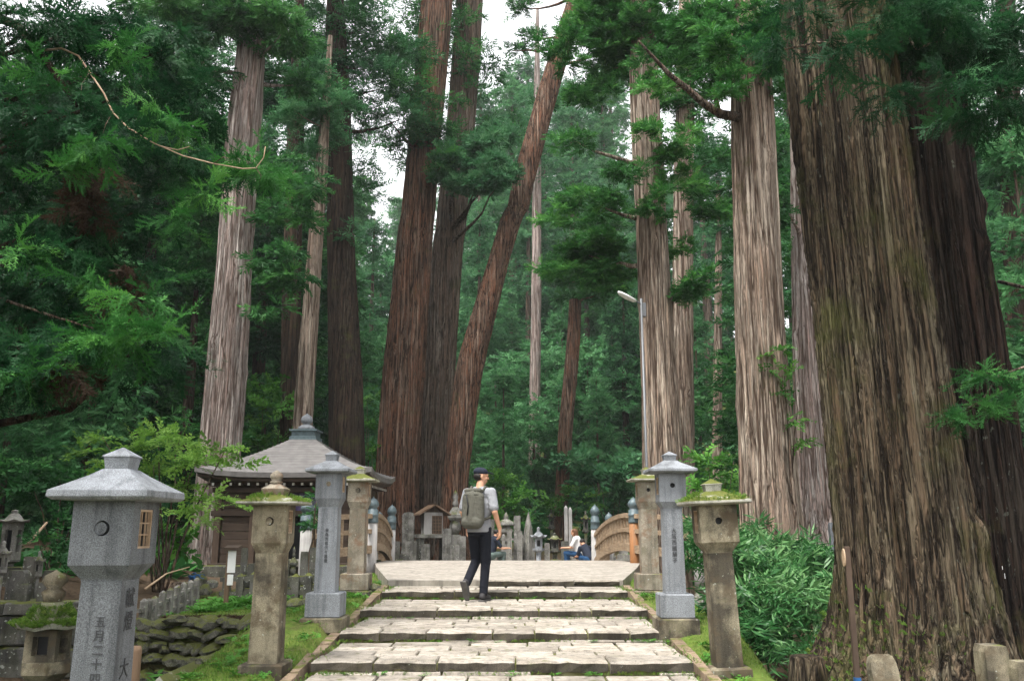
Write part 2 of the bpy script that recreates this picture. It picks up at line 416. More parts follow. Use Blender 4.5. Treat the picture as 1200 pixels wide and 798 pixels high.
# ------------------------------------------------------------------ stairway, terrace
STEP = [(13.30, 0.0), (12.27, -.08), (10.73, -.185), (9.37, -.29), (7.99, -.385), (6.6, -.49), (5.2, -.595), (3.8, -.69), (2.4, -.78), (1.0, -.86)]
XL, XR = -1.79, 1.61
def stone_slab(x0, x1, y0, y1, z0, z1, front_dark=False, jit=.012, bev=.012):
    mb = MB()
    def j(a=jit): return random.uniform(-a, a)
    b = bev
    lo = [(x0 + j(), y0 + j(), z0), (x1 + j(), y0 + j(), z0), (x1 + j(), y1 + j(), z0), (x0 + j(), y1 + j(), z0)]
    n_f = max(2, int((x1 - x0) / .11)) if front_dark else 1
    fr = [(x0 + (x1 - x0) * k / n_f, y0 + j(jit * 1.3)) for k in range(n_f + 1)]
    tz = z1 + random.uniform(-.006, .006); tl = [random.uniform(-.007, .007) for _ in range(4)]
    bot = [(x, y + (.012 if front_dark else 0), z0 + (j(.02) if front_dark else 0)) for x, y in fr] + [lo[2], lo[3]]
    mid = [(x, y + j(.014), z1 - b * 1.2 + j(.008)) for x, y in fr] + [(lo[2][0], lo[2][1], z1 - b), (lo[3][0], lo[3][1], z1 - b)]
    N = len(bot); cx, cy_ = (x0 + x1) / 2, (y0 + y1) / 2
    top = []
    for i, (x, y, z) in enumerate(mid):
        xx = x + (b if x < cx else -b) if (i in (0, n_f, N - 1, N - 2)) else x
        yy = y + (b if i <= n_f else -b)
        top.append((xx, yy, tz + (x - cx) * tl[0] * .3 + (y - cy_) * tl[1] * .5))
    vs_ = bot + mid + top; fs = []; mi = []
    for r0 in (0, N):
        for i in range(N):
            k = (i + 1) % N
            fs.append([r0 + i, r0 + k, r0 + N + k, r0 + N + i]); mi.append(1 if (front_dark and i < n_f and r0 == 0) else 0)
    fs.append([2 * N + i for i in range(N)]); mi.append(0)
    mb.add(vs_, fs); mb.m = mi
    return mb

base = MB()
for k, (y0, z0) in enumerate(STEP):
    if k == 0: continue
    yb = STEP[k - 1][0] + .2
    base.box(((XL + XR) / 2, (y0 + .06 + yb) / 2, z0 - .03 - .2), (XR - XL - .02, yb - y0 - .06, .4))
stairs = base.build('stairway', M['joint']); stairs['kind'] = 'structure'
for k, (y0, z0) in enumerate(STEP[:9]):
    # edge stones
    rise = (STEP[k][1] - STEP[k + 1][1])
    x = XL - random.uniform(0, .05)
    d_e = random.uniform(.36, .44) if k else .3
    th = min(rise - .012, .1) if k < 4 else rise - .022
    while x < XR - .05:
        w = random.uniform(.42, .85) if k >= 3 else random.uniform(.5, 1.1)
        x1 = min(x + w, XR + random.uniform(0, .04))
        if XR - x1 < .22: x1 = XR + random.uniform(0, .04)
        if not (k == 0 and random.random() < .18):
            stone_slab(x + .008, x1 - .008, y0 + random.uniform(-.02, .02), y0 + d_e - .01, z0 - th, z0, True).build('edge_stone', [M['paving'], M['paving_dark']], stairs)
        x = x1
    # foot stones under the riser
    x = XL + random.uniform(0, .3)
    while x < XR - .2 and k >= 2:
        x1 = min(x + random.uniform(.4, .9), XR)
        if random.random() < .75:
            stone_slab(x + .01, x1 - .01, y0 + .0 - random.uniform(.01, .045), y0 + .12, z0 - rise - .02, z0 - th - .003 if False else z0 - rise + .014, False, .006, .006).build('foot_stone', M['paving'], stairs)
        x = x1
    # tread courses
    if k == 0: continue
    yb = STEP[k - 1][0] + .01
    n_c = max(2, round((yb - y0 - d_e) / (.30 if k < 7 else .45)))
    ce = np.linspace(y0 + d_e, yb - .03, n_c + 1)
    for c in range(n_c):
        x = XL + random.uniform(0, .05)
        while x < XR - .05:
            w = random.uniform(.32, .8); x1 = x + w
            if XR - x1 < .2: x1 = XR
            stone_slab(x + .011, x1 - .011, ce[c] + .008, ce[c + 1] - .008, z0 - .07, z0 - .004, False, .01, .008).build('paving_stone', M['paving'], stairs)
            x = x1

# concrete terrace with the bridge deck behind it
def zdeck(y): return float(np.interp(y, (13.3, 17, 19.6, 21.4, 22.5, 24.8, 27.5, 29), (0, .0, .012, 0, -.06, -.3, -.56, -.6)))
ter = MB()
ys = [13.42, 14.6, 16.2, 17.8, 19.6, 20.6, 21.4, 22.2, 23, 24, 24.9, 26, 27.6]
top = []; 
for y in ys:
    hw = float(np.interp(y, (13.3, 19.4), (1.76, 2.95)))
    top.append(((-.1 - hw, y, zdeck(y) - .004), (-.1 + hw, y, zdeck(y) - .004), (-.1 + hw, y, zdeck(y) - .35), (-.1 - hw, y, zdeck(y) - .35)))
for i in range(len(ys) - 1):
    a, b = top[i], top[i + 1]; g = .004 if i < 4 else 0
    aa = [(p[0], p[1] + g, p[2]) for p in a]; bb = [(p[0], p[1] - g, p[2]) for p in b]
    ter.add(aa + bb, [[0, 1, 5, 4], [1, 2, 6, 5], [2, 3, 7, 6], [3, 0, 4, 7], [3, 2, 1, 0], [4, 5, 6, 7]])
tt = ter.build('terrace', M['concrete']); tt['kind'] = 'structure'

# kerb stones along both sides of the stairs
for sx, xk in ((-1, XL - .10), (1, XR + .10)):
    y = 3.0
    while y < 13.2:
        L = random.uniform(.5, 1.0); y1 = min(y + L, 13.25)
        za = float(np.interp(y, [s[0] for s in STEP[::-1]], [s[1] for s in STEP[::-1]])); zb = float(np.interp(y1, [s[0] for s in STEP[::-1]], [s[1] for s in STEP[::-1]]))
        mb = MB(); w = random.uniform(.05, .075)
        j = lambda: random.uniform(-.015, .015)
        o_ = -.055 + j()
        pts = [(xk - w + j(), y + .01, za - .2), (xk + w + j(), y + .01, za - .2), (xk + w + j(), y1 - .01, zb - .2), (xk - w + j(), y1 - .01, zb - .2),
               (xk - w * .8 + j(), y + .02, za + o_), (xk + w * .8 + j(), y + .02, za + o_), (xk + w * .8 + j(), y1 - .02, zb + o_), (xk - w * .8 + j(), y1 - .02, zb + o_)]
        mb.add(pts, [[3, 2, 1, 0], [4, 5, 6, 7], [0, 1, 5, 4], [1, 2, 6, 5], [2, 3, 7, 6], [3, 0, 4, 7]])
        mb.build('kerb_stone', M['kerb'], stairs); y = y1

# ------------------------------------------------------------------ trunks
def trunk_mesh(name, spine, mat, segs=64, dz=.25, seed=1, ridge=.035, flare=.35, fl_h=.7, strips=None):
    """spine: list of (x,y,z,r) from bottom to top"""
    rg = np.random.default_rng(seed)
    S = np.array(spine, float); z = S[:, 2]
    zz = [z[0]]
    while zz[-1] < z[-1]:
        h = zz[-1] - z[0]; zz.append(zz[-1] + dz * (1 if h < 14 else 4))
    zz = np.array(zz); zz[-1] = z[-1]
    cx = np.interp(zz, z, S[:, 0]); cy_ = np.interp(zz, z, S[:, 1]); rr = np.interp(zz, z, S[:, 3])
    for a in (cx, cy_, rr):            # soften the kinks
        b = np.pad(a, 2, mode='edge'); a[:] = (b[:-4] + b[1:-3] + b[2:-2] + b[3:-1] + b[4:]) / 5
    th = np.linspace(0, 2 * np.pi, segs, endpoint=False)
    T, Z = np.meshgrid(th, zz); h = Z - z[0]
    f = np.zeros_like(T)
    ns = strips or max(9, int(segs / 7))
    for n, a in ((int(ns * .33), .8), (int(ns * .62), .8), (ns, 1.0), (int(ns * 1.5), .7)):
        w = rg.uniform(.3, .8) * np.sin(Z * rg.uniform(.25, .6) + rg.uniform(0, 6)) + .25 * np.sin(Z * rg.uniform(1.1, 2.3) + rg.uniform(0, 6)) + .12 * np.sin(Z * rg.uniform(3, 6) + 3 * T)
        f += a * (np.abs(np.sin(n * T / 2 + rg.uniform(0, 6) + w)) ** .7 - .6) if n % 2 == 0 else a * (np.abs(np.sin((n + 1) * T / 2 + rg.uniform(0, 6) + w)) ** .7 - .6)
    f += rg.normal(0, .22, f.shape)
    bumps = .5 * np.sin(2 * T + .23 * Z + rg.uniform(0, 6)) + .4 * np.sin(3 * T - .31 * Z + rg.uniform(0, 6))
    R0 = float(rr[len(rr) // 3])
    for _ in range(9):
        t0, z0_ = rg.uniform(0, 6.28), rg.uniform(z[0] + 1, z[0] + 13); dt = np.angle(np.exp(1j * (T - t0)))
        bumps += 4.2 * rg.uniform(.6, 1.3) * np.exp(-(dt / (.09 / max(R0, .25) + .07)) ** 2 - ((Z - z0_) / (.09 + .1 * R0)) ** 2)
    for _ in range(6):
        t0, z0_ = rg.uniform(0, 6.28), rg.uniform(z[0] + .5, z[0] + 12); dt = np.angle(np.exp(1j * (T - t0 - .03 * (Z - z0_))))
        bumps -= 3.0 * rg.uniform(.6, 1.4) * np.exp(-(dt / rg.uniform(.07, .16)) ** 2 - ((Z - z0_) / rg.uniform(.6, 1.8)) ** 4)
    fl = flare * np.exp(-h / fl_h) * (1 + .55 * np.sin(5 * T + rg.uniform(0, 6)) + .3 * np.sin(8 * T + rg.uniform(0, 6)))
    rad = rr[:, None] * (1 + ridge * f + .03 * bumps + fl)
    V = np.stack([cx[:, None] + rad * np.cos(T), cy_[:, None] + rad * np.sin(T), Z], -1).reshape(-1, 3)
    n = segs; k = len(zz)
    I = np.arange(n * k).reshape(k, n)
    F = np.stack([I[:-1], np.roll(I, -1, 1)[:-1], np.roll(I, -1, 1)[1:], I[1:]], -1).reshape(-1, 4)
    return np_mesh(name, V, F, mat, None, True)

def spine_px(Y, rows, z_top, zb=None):
    """rows: (py, xleft, xright) top to bottom in photo pixels -> spine from the ground up"""
    rows = sorted(rows, key=lambda r: -r[0]); out = []
    for py, xl, xr in rows:
        p = at((xl + xr) / 2, py, Y); out.append([p[0], Y, p[2], (xr - xl) / 2 * msc(py, Y)])
    a, b = out[0], out[1]
    g = zb if zb is not None else G(a[0], Y) - .25
    if a[2] > g:
        t = (a[2] - g) / max(.2, (b[2] - a[2])); t = min(t, 1.2)
        out.insert(0, [a[0] + (a[0] - b[0]) * t * .5, Y, g, a[3] * 1.03])
    else:
        out[0][2] = min(out[0][2], g)
    a, b = out[-2], out[-1]
    dzz = z_top - b[2]
    sl = (b[0] - a[0]) / max(.5, b[2] - a[2])
    out.append([b[0] + sl * dzz * .8, Y, z_top, max(.06, b[3] * .25)])
    return [tuple(o) for o in out]

def at_h(spine, z):
    S = np.array(spine); return np.array((np.interp(z, S[:, 2], S[:, 0]), np.interp(z, S[:, 2], S[:, 1]), z)), float(np.interp(z, S[:, 2], S[:, 3]))

# ------------------------------------------------------------------ foliage
def frond_near(rg, nsh=10, nn=12):
    """cedar spray along +x, unit length: side shoots set with needles"""
    V = []; F = []
    def shoot(p0, d, L, n, nl):
        d = d / np.linalg.norm(d); s = np.cross(d, (0, 0, 1)); s /= np.linalg.norm(s) + 1e-9; up = np.cross(s, d)
        for k in range(n):
            t = (k + .3) / n; b = p0 + d * L * t + up * (-.26 * L * t * t)
            ang = k * 2.4; side = s * math.cos(ang) + up * math.sin(ang) * .7
            tip = b + (d * .9 + side * .75) * nl * (1.0 - .4 * t) 
            w = np.cross(tip - b, up); w = w / (np.linalg.norm(w) + 1e-9) * .019
            i = len(V); V.extend([b - w, b + w, tip]); F.append([i, i + 1, i + 2])
        i = len(V); q = p0 + d * L; V.extend([p0 + s * .008, p0 - s * .008, q]); F.append([i, i + 1, i + 2])
    shoot(np.zeros(3), np.array((1., 0, 0)), 1.0, int(nn * 1.6), .13)
    for k in range(nsh):
        t = .08 + .84 * k / nsh; sd = 1 if k % 2 else -1
        L = (.42 * (1 - t) + .2) * rg.uniform(.55, 1.35)
        shoot(np.array((t, .03 * math.sin(9 * t), -.26 * t * t)), np.array((1.0, sd * rg.uniform(.35, 1.2), rg.uniform(-.75, .7))), L, nn, .12)
    return np.array(V), np.array(F)

def frond_mid(rg, nsh=9):
    V = []; F = []
    def blade(p0, d, L, w):
        d = d / np.linalg.norm(d); s = np.cross(d, rg.normal(size=3)); s /= np.linalg.norm(s)
        i = len(V); m = p0 + d * L * .45
        V.extend([p0, m + s * w, p0 + d * L, m - s * w]); F.append([i, i + 1, i + 2]); F.append([i, i + 2, i + 3])
    for k in range(nsh):
        t = .05 + .8 * k / nsh; sd = 1 if k % 2 else -1
        p0 = np.array((t, 0, -.05 * t)); L = (.42 * (1 - t) + .2) * rg.uniform(.8, 1.2)
        for q in range(2):
            d = np.array((1.0, sd * rg.uniform(.5, 1.2), rg.uniform(-.35, .5)))
            blade(p0 + d * L * .18 * q, d, L * (.9 if q == 0 else .6), .042)
    blade(np.zeros(3), np.array((1., 0, 0)), 1.0, .03)
    return np.array(V), np.array(F)

def frond_far(rg, n=9):
    V = []; F = []
    for k in range(n):
        p0 = np.array((rg.uniform(0, .8), rg.uniform(-.25, .25), rg.uniform(-.15, .15)))
        d = np.array((1.0, rg.uniform(-1, 1), rg.uniform(-.6, .5))); d /= np.linalg.norm(d); s = np.cross(d, rg.normal(size=3)); s /= np.linalg.norm(s)
        L = rg.uniform(.28, .5); i = len(V)
        V.extend([p0 - s * .05, p0 + s * .05, p0 + d * L]); F.append([i, i + 1, i + 2])
    return np.array(V), np.array(F)

def spray_leaf(rg, n=14, lw=.30, asp=2.0, flat=.25):
    """twig of broad leaves along +x, unit length"""
    V = []; F = []
    for k in range(n):
        t = (k + .5) / n; sd = 1 if k % 2 else -1
        p0 = np.array((t, 0, -.12 * t * t)) + rg.normal(0, .03, 3)
        d = np.array((.55, sd * rg.uniform(.5, 1.1), rg.uniform(-flat, flat))); d /= np.linalg.norm(d)
        L = lw * rg.uniform(.7, 1.2); s = np.cross(d, (rg.normal(0, flat), rg.normal(0, flat), 1)); s /= np.linalg.norm(s)
        m = p0 + d * L * .42; i = len(V); w = L / asp / 2
        V.extend([p0, m + s * w, p0 + d * L, m - s * w]); F.append([i, i + 1, i + 2]); F.append([i, i + 2, i + 3])
    return np.array(V), np.array(F)

TPL = {'near': [frond_near(rng) for _ in range(4)], 'mid': [frond_mid(rng) for _ in range(6)], 'far': [frond_far(rng) for _ in range(6)],
       'leaf': [spray_leaf(rng) for _ in range(5)], 'maple': [spray_leaf(rng, 16, .2, 1.5, .18) for _ in range(5)], 'sasa': [spray_leaf(rng, 9, .6, 6.0, .6) for _ in range(5)],
       'scale': [spray_leaf(rng, 20, .22, 2.6, .3) for _ in range(5)], 'fern': [spray_leaf(rng, 22, .26, 4.0, .12) for _ in range(4)], 'bigleaf': [spray_leaf(rng, 7, .55, 1.9, .4) for _ in range(4)]}

def scatter(kind, P, D, S, tint, rg, roll=.5):
    """one big triangle soup of sprays at P pointing along D"""
    P = np.asarray(P, float); D = np.asarray(D, float); n = len(P)
    D = D / (np.linalg.norm(D, axis=1, keepdims=True) + 1e-9)
    up = np.tile((0., 0., 1.), (n, 1)) + rg.normal(0, roll, (n, 3))
    Yv = np.cross(up, D); Yv /= np.linalg.norm(Yv, axis=1, keepdims=True) + 1e-9
    Zv = np.cross(D, Yv)
    which = rg.integers(0, len(TPL[kind]), n)
    VV = []; FF = []; TT = []; off = 0
    for k, (tv, tf) in enumerate(TPL[kind]):
        ix = np.nonzero(which == k)[0]
        if len(ix) == 0: continue
        Q = (tv[None, :, 0:1] * D[ix, None, :] + tv[None, :, 1:2] * Yv[ix, None, :] + tv[None, :, 2:3] * Zv[ix, None, :]) * np.asarray(S)[ix, None, None] + P[ix, None, :]
        FF.append((tf[None] + (np.arange(len(ix)) * len(tv))[:, None, None] + off).reshape(-1, 3))
        VV.append(Q.reshape(-1, 3)); TT.append(np.repeat(np.asarray(tint)[ix], len(tv))); off += Q.shape[0] * Q.shape[1]
    return np.concatenate(VV), np.concatenate(FF), np.concatenate(TT)

def rdir(n, rg):
    d = rg.normal(size=(n, 3)); return d / np.linalg.norm(d, axis=1, keepdims=True)

def crown_mesh(name, blobs, kind, mat, dens=1.0, size=.4, seed=0, sub=.42, flat=.62, droop=-.05, tmul=.42, svar=(.65, 1.25)):
    """blobs: (x,y,z,r). Each blob is split into sub-clumps, each sub-clump into sprays."""
    rg = np.random.default_rng(seed); PP = []; DD = []; SS = []; TT = []
    for (x, y, z, r) in blobs:
        ns = max(3, int(9 * dens * (r / .8) ** 1.0 + .5)); bt = rg.normal(.42, .10)
        for _ in range(ns):
            d = rdir(1, rg)[0]; c = np.array((x, y, z)) + d * np.array((1, 1, flat)) * r * rg.uniform(.35, .95)
            rs = r * sub * rg.uniform(.7, 1.3)
            n = max(5, int(26 * dens * (rs / (.35)) ** 1.6 * (.4 / size) ** 1.2)); n = min(n, 240)
            e = rdir(n, rg); e[:, 2] = np.abs(e[:, 2]) * .75 - .25
            q = rg.uniform(.05, .75, (n, 1))
            p = c + e * np.array((1, 1, .6)) * rs * q
            out = (p - np.array((x, y, z))) / r
            dd = e + out * .5 + np.array((0, 0, droop)) + rg.normal(0, .25, (n, 3))
            PP.append(p); DD.append(dd); SS.append(size * rg.uniform(*svar, n))
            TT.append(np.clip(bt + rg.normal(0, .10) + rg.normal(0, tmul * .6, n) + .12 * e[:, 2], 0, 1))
    V, F, T = scatter(kind, np.concatenate(PP), np.concatenate(DD), np.concatenate(SS), np.concatenate(TT), rg)
    return np_mesh(name, V, F, mat, {'tint': T})

def pxblobs(lst, Y, dY=1.0, seed=0):
    rg = np.random.default_rng(seed); out = []
    for b in lst:
        px, py, r = b[:3]; yy = (b[3] if len(b) > 3 else Y) + rg.uniform(-dY, dY)
        p = at(px, py, yy); out.append((p[0], p[1], p[2], r * msc(py, yy)))
    return out

def limb(parent, mat, p0, p1, r0, r1=.02, sag=.15, seed=0, n=7, name='limb'):
    rg = np.random.default_rng(seed); p0 = np.array(p0, float); p1 = np.array(p1, float); L = np.linalg.norm(p1 - p0)
    pts = []; rad = []
    for k in range(n):
        t = k / (n - 1); p = p0 + (p1 - p0) * t; p[2] += -math.sin(t * math.pi) * sag * L
        if 0 < k < n - 1: p += rg.normal(0, .010 * L, 3)
        pts.append(p); rad.append(r0 + (r1 - r0) * t)
    mb = MB(); mb.tube(pts, rad, 7)
    return mb.build(name, mat, parent)

def px_limb(parent, mat, pts, r0, r1, name='limb', n=6):
    """pts (px,py,Y)"""
    P = [at(*p) for p in pts]; mb = MB(); k = len(P)
    mb.tube(P, [r0 + (r1 - r0) * i / (k - 1) for i in range(k)], n)
    return mb.build(name, mat, parent)

# ------------------------------------------------------------------ the big trees
def upper_crown():
    rg = np.random.default_rng(5); bl = []
    for k in range(34):
        z = rg.uniform(0, 10); r_ = (1 - z / 13) * rg.uniform(.3, 2.6); a = rg.uniform(0, 6.28)
        bl.append((r_ * math.cos(a), r_ * math.sin(a), z, rg.uniform(.6, 1.1)))
    return crown_mesh('upper_crown', bl, 'far', M['leaf_cedar'], .55, .55, 3)
UPPER = upper_crown()

def tree(label, Y, rows, z_top, bark, blobs=(), kind='mid', leaf='leaf_cedar', dens=1.0, size=.38, segs=56, ridge=.04, flare=.3, fl_h=.6, seed=1, upper=None, name='cedar_tree', group=None, nlimb=6, zb=None, dz=.25, dY=1.0, droop=-.05, cat='tree', sub=.42):
    sp = spine_px(Y, rows, z_top, zb)
    b = sp[0]
    root = empty(name, (b[0], b[1], G(b[0], b[1]) if zb is None else zb), 0, label, cat, group)
    off = np.array(root.location)
    loc_sp = [(s[0] - off[0], s[1] - off[1], s[2] - off[2], s[3]) for s in sp]
    link(bpy.data.objects.new('trunk', trunk_mesh('trunk', loc_sp, M[bark], segs, dz, seed, ridge, flare, fl_h)), root)
    if len(blobs):
        bl = pxblobs(blobs, Y, dY, seed)
        lb = [(x - off[0], y - off[1], z - off[2], r) for x, y, z, r in bl]
        link(bpy.data.objects.new('crown', crown_mesh('crown', lb, kind, M[leaf], dens, size, seed, droop=droop, sub=sub)), root)
        for i, (x, y, z, r) in enumerate(lb[:nlimb]):
            p, rad = at_h(loc_sp, max(z - .25 * math.hypot(x - np.interp(z, [s[2] for s in loc_sp], [s[0] for s in loc_sp]), y), loc_sp[0][2] + .5))
            limb(root, M[bark], p, (x, y, z), max(.025, min(.11, rad * .22)), .012, .05, seed * 31 + i)
    if upper:
        p, _ = at_h(loc_sp, upper - off[2])
        inst(UPPER, 'crown', root, tuple(p), (0, 0, seed * 1.3), (1, 1, 1))
    return root, sp

# T1 pale trunk on the left
tree('tall pale grey-barked cedar rising behind the left end of the small hall', 22.5,
     [(20, 284, 312), (100, 273, 308), (200, 263, 300), (300, 256, 294), (400, 246, 290), (500, 237, 284), (600, 228, 275), (660, 222, 272)], 24, 'bark_pale',
     [(285, 25, 45), (235, 20, 60), (205, 70, 55), (330, 40, 50), (250, 90, 30), (345, 100, 30), (305, 10, 40), (190, 15, 50), (330, 200, 34, 20.5), (338, 250, 36, 20.5), (325, 300, 34, 20.5), (345, 330, 28, 20.5), (290, 205, 22, 20.5), (310, 360, 20, 20.5), (355, 215, 30, 20.5)],
     'mid', 'leaf_cedar', .85, .46, 72, .045, .25, seed=11, droop=-.35)
# double trunk
tree('slim reddish trunk with branch stubs standing above the small hall', 26, [(190, 370, 384), (300, 360, 377), (400, 352, 372), (490, 344, 366), (560, 341, 366)], 17, 'bark_tan',
     [(350, 178, 30), (372, 150, 36), (390, 120, 34), (345, 130, 30), (365, 90, 36)], 'scale', 'leaf_teal', 1.0, .42, 40, .05, seed=12, flare=.2)
tree('dark straight trunk just left of the slim reddish trunk', 28, [(120, 338, 357), (350, 331, 352), (490, 329, 351), (600, 328, 351)], 22, 'bark_dark',
     [(330, 120, 40), (352, 60, 40), (312, 90, 30)], 'mid', 'leaf_dark', .8, .5, 36, .05, seed=13, upper=16)
tree('thick dark brown trunk behind the finial of the small hall', 30, [(60, 380, 408), (180, 384, 412), (300, 384, 415), (450, 386, 424), (560, 387, 428), (620, 386, 431)], 24, 'bark_dark',
     [(395, 40, 50), (430, 30, 46), (420, 80, 44), (375, 110, 42), (445, 105, 40), (470, 140, 34), (410, 150, 36), (400, 235, 24), (430, 185, 30), (360, 60, 40), (440, 230, 20), (405, 270, 22), (465, 60, 30), (415, 205, 26)],
     'scale', 'leaf_teal', .62, .5, 56, .05, seed=14, upper=17)
# the triple
tree('massive red-brown cedar trunk, leftmost of the three trunks behind the bridge', 33, [(0, 494, 531), (100, 486, 522), (200, 476, 512), (300, 464, 504), (450, 449, 496), (580, 440, 489), (640, 436, 493)], 34, 'bark_red',
     [(470, 60, 34, 31.2), (500, 145, 30, 31.0), (455, 140, 34, 31.2), (480, 105, 30, 31.0), (520, 190, 24, 31.0), (440, 70, 34, 31.2), (520, 110, 22, 31.0)], 'scale', 'leaf_cedar', .7, .48, 110, .055, .3, seed=15, upper=16)
tree('grey-brown cedar trunk standing in the middle of the three behind the bridge', 35, [(0, 536, 566), (150, 524, 557), (300, 506, 541), (450, 497, 532), (580, 487, 521), (640, 484, 523)], 34, 'bark_mid',
     [(535, 190, 30, 31.8), (565, 165, 26, 31.8), (580, 195, 26, 31.6), (560, 215, 30, 31.8), (530, 215, 24, 31.8), (585, 215, 24, 31.8), (590, 160, 18, 31.6)], 'mid', 'leaf_teal', 1.0, .46, 90, .05, .25, seed=16, upper=17)
tree('strongly leaning cedar trunk, rightmost of the three behind the bridge', 32.4, [(0, 666, 688), (70, 641, 664), (140, 621, 645), (200, 604, 630), (300, 574, 598), (430, 534, 566), (563, 519, 548), (630, 514, 552)], 34, 'bark_red',
     [(610, 12, 20, 34), (628, 45, 18, 34), (600, 60, 16, 34), (700, 22, 24), (720, 55, 20), (640, 120, 12, 34)], 'mid', 'leaf_cedar', .8, .46, 80, .05, .3, seed=17)
# right of centre
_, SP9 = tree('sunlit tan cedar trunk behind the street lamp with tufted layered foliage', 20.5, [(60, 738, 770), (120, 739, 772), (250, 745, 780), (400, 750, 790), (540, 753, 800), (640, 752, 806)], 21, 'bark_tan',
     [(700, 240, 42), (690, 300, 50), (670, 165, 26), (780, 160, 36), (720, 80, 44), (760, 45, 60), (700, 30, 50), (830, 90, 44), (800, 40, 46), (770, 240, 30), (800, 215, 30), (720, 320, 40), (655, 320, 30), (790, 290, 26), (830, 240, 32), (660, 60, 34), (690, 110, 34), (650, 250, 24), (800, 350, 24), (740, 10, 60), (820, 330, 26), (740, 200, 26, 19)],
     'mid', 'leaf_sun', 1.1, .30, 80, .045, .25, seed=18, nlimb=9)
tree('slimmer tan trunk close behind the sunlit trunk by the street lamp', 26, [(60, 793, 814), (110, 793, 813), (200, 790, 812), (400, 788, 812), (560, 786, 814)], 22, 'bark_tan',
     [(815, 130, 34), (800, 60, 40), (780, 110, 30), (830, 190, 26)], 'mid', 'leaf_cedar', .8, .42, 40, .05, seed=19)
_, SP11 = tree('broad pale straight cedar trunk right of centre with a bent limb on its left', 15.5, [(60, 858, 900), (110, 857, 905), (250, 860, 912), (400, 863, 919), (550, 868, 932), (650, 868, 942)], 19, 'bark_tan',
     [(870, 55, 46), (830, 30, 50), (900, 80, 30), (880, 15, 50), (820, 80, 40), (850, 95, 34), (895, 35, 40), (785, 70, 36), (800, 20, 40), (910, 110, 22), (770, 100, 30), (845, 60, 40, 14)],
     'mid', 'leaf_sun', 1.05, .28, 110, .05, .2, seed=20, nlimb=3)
t12, _ = tree('grey flaking cedar trunk between the pale trunk and the giant trunk', 17.5, [(60, 925, 948), (300, 928, 957), (450, 930, 967), (600, 933, 980), (660, 930, 986)], 20, 'bark_pale',
     [(932, 210, 18), (928, 300, 16), (935, 130, 20), (925, 250, 14)], 'leaf', 'leaf_cedar', .7, .3, 64, .05, seed=21)
# giants on the right
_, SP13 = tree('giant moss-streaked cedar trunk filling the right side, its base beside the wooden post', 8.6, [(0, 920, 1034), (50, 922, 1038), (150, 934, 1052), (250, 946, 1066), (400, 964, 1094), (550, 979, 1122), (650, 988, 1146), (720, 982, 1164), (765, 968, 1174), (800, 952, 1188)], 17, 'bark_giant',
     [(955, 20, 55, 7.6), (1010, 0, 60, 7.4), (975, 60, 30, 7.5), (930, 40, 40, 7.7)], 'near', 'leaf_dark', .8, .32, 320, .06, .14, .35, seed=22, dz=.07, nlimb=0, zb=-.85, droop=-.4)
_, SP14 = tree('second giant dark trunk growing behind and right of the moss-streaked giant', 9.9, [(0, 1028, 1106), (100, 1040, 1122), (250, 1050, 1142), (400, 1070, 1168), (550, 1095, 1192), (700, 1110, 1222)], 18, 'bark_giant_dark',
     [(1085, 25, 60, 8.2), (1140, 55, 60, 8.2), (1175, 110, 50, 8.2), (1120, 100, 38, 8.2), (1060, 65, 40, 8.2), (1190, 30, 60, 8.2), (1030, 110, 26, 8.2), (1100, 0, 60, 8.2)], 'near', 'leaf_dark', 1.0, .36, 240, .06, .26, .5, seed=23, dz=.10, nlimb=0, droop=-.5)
tree('thin dark trunk at the far right edge with bare side branches', 20, [(60, 1168, 1192), (250, 1176, 1198), (500, 1184, 1208), (640, 1184, 1212)], 20, 'bark_dark',
     [(1165, 200, 30), (1185, 140, 40), (1150, 290, 26), (1200, 330, 40), (1160, 90, 30), (1195, 420, 30)], 'mid', 'leaf_dark', .8, .42, 36, .05, seed=24, upper=13)
# bent limbs of the pale trunk on the right
rgm = np.random.default_rng(5); P = []; D = []
r13 = [o for o in COL.objects if o.get('label', '').startswith('giant moss')][0]
tm_ = [c for c in children(r13) if c.name.startswith('trunk')][0].data
for v in tm_.vertices:
    x, y, z = v.co; nx, ny = v.normal.x, v.normal.y
    if z < 1.1 and (nx < -.1) and ny < .5 and rgm.uniform() < (1.15 - z) * .5 * (-nx + .3): P.append((x, y, z)); D.append((nx, ny, .9))
n = len(P); V, F, T = scatter('leaf', P, D, rgm.uniform(.03, .07, n), np.clip(rgm.normal(.45, .2, n), 0, 1), rgm, 1.0)
mo = link(bpy.data.objects.new('moss', np_mesh('moss', V, F, M['grass'], {'tint': T})), r13); mo['kind'] = 'stuff'
r11 = [o for o in COL.objects if o.get('label', '').startswith('broad pale straight')][0]
def px_limb_w(root, mat, pts, r0, r1, name='limb', n=8):
    off = np.array(root.location); P = [at(*p) - off for p in pts]; k = len(P); mb = MB()
    mb.tube(P, [r0 + (r1 - r0) * i / (k - 1) for i in range(k)], n); return mb.build(name, mat, root)
px_limb_w(r11, M['bark_mid'], [(868, 138, 15.3), (845, 134, 15.1), (825, 122, 15.0), (805, 104, 14.9), (785, 88, 14.8), (768, 70, 14.6), (748, 48, 14.4)], .10, .02)
px_limb_w(r11, M['bark_mid'], [(842, 133, 15.1), (838, 110, 15.0), (850, 85, 14.8), (858, 40, 14.6)], .06, .02)
r14 = [o for o in COL.objects if o.get('label', '').startswith('second giant')][0]
px_limb_w(r14, M['bark_tan'], [(1030, 60, 8.8), (1056, 22, 8.3), (1068, 50, 8.2), (1074, 58, 8.2), (1100, 48, 8.1), (1115, 20, 8.0)], .02, .012)
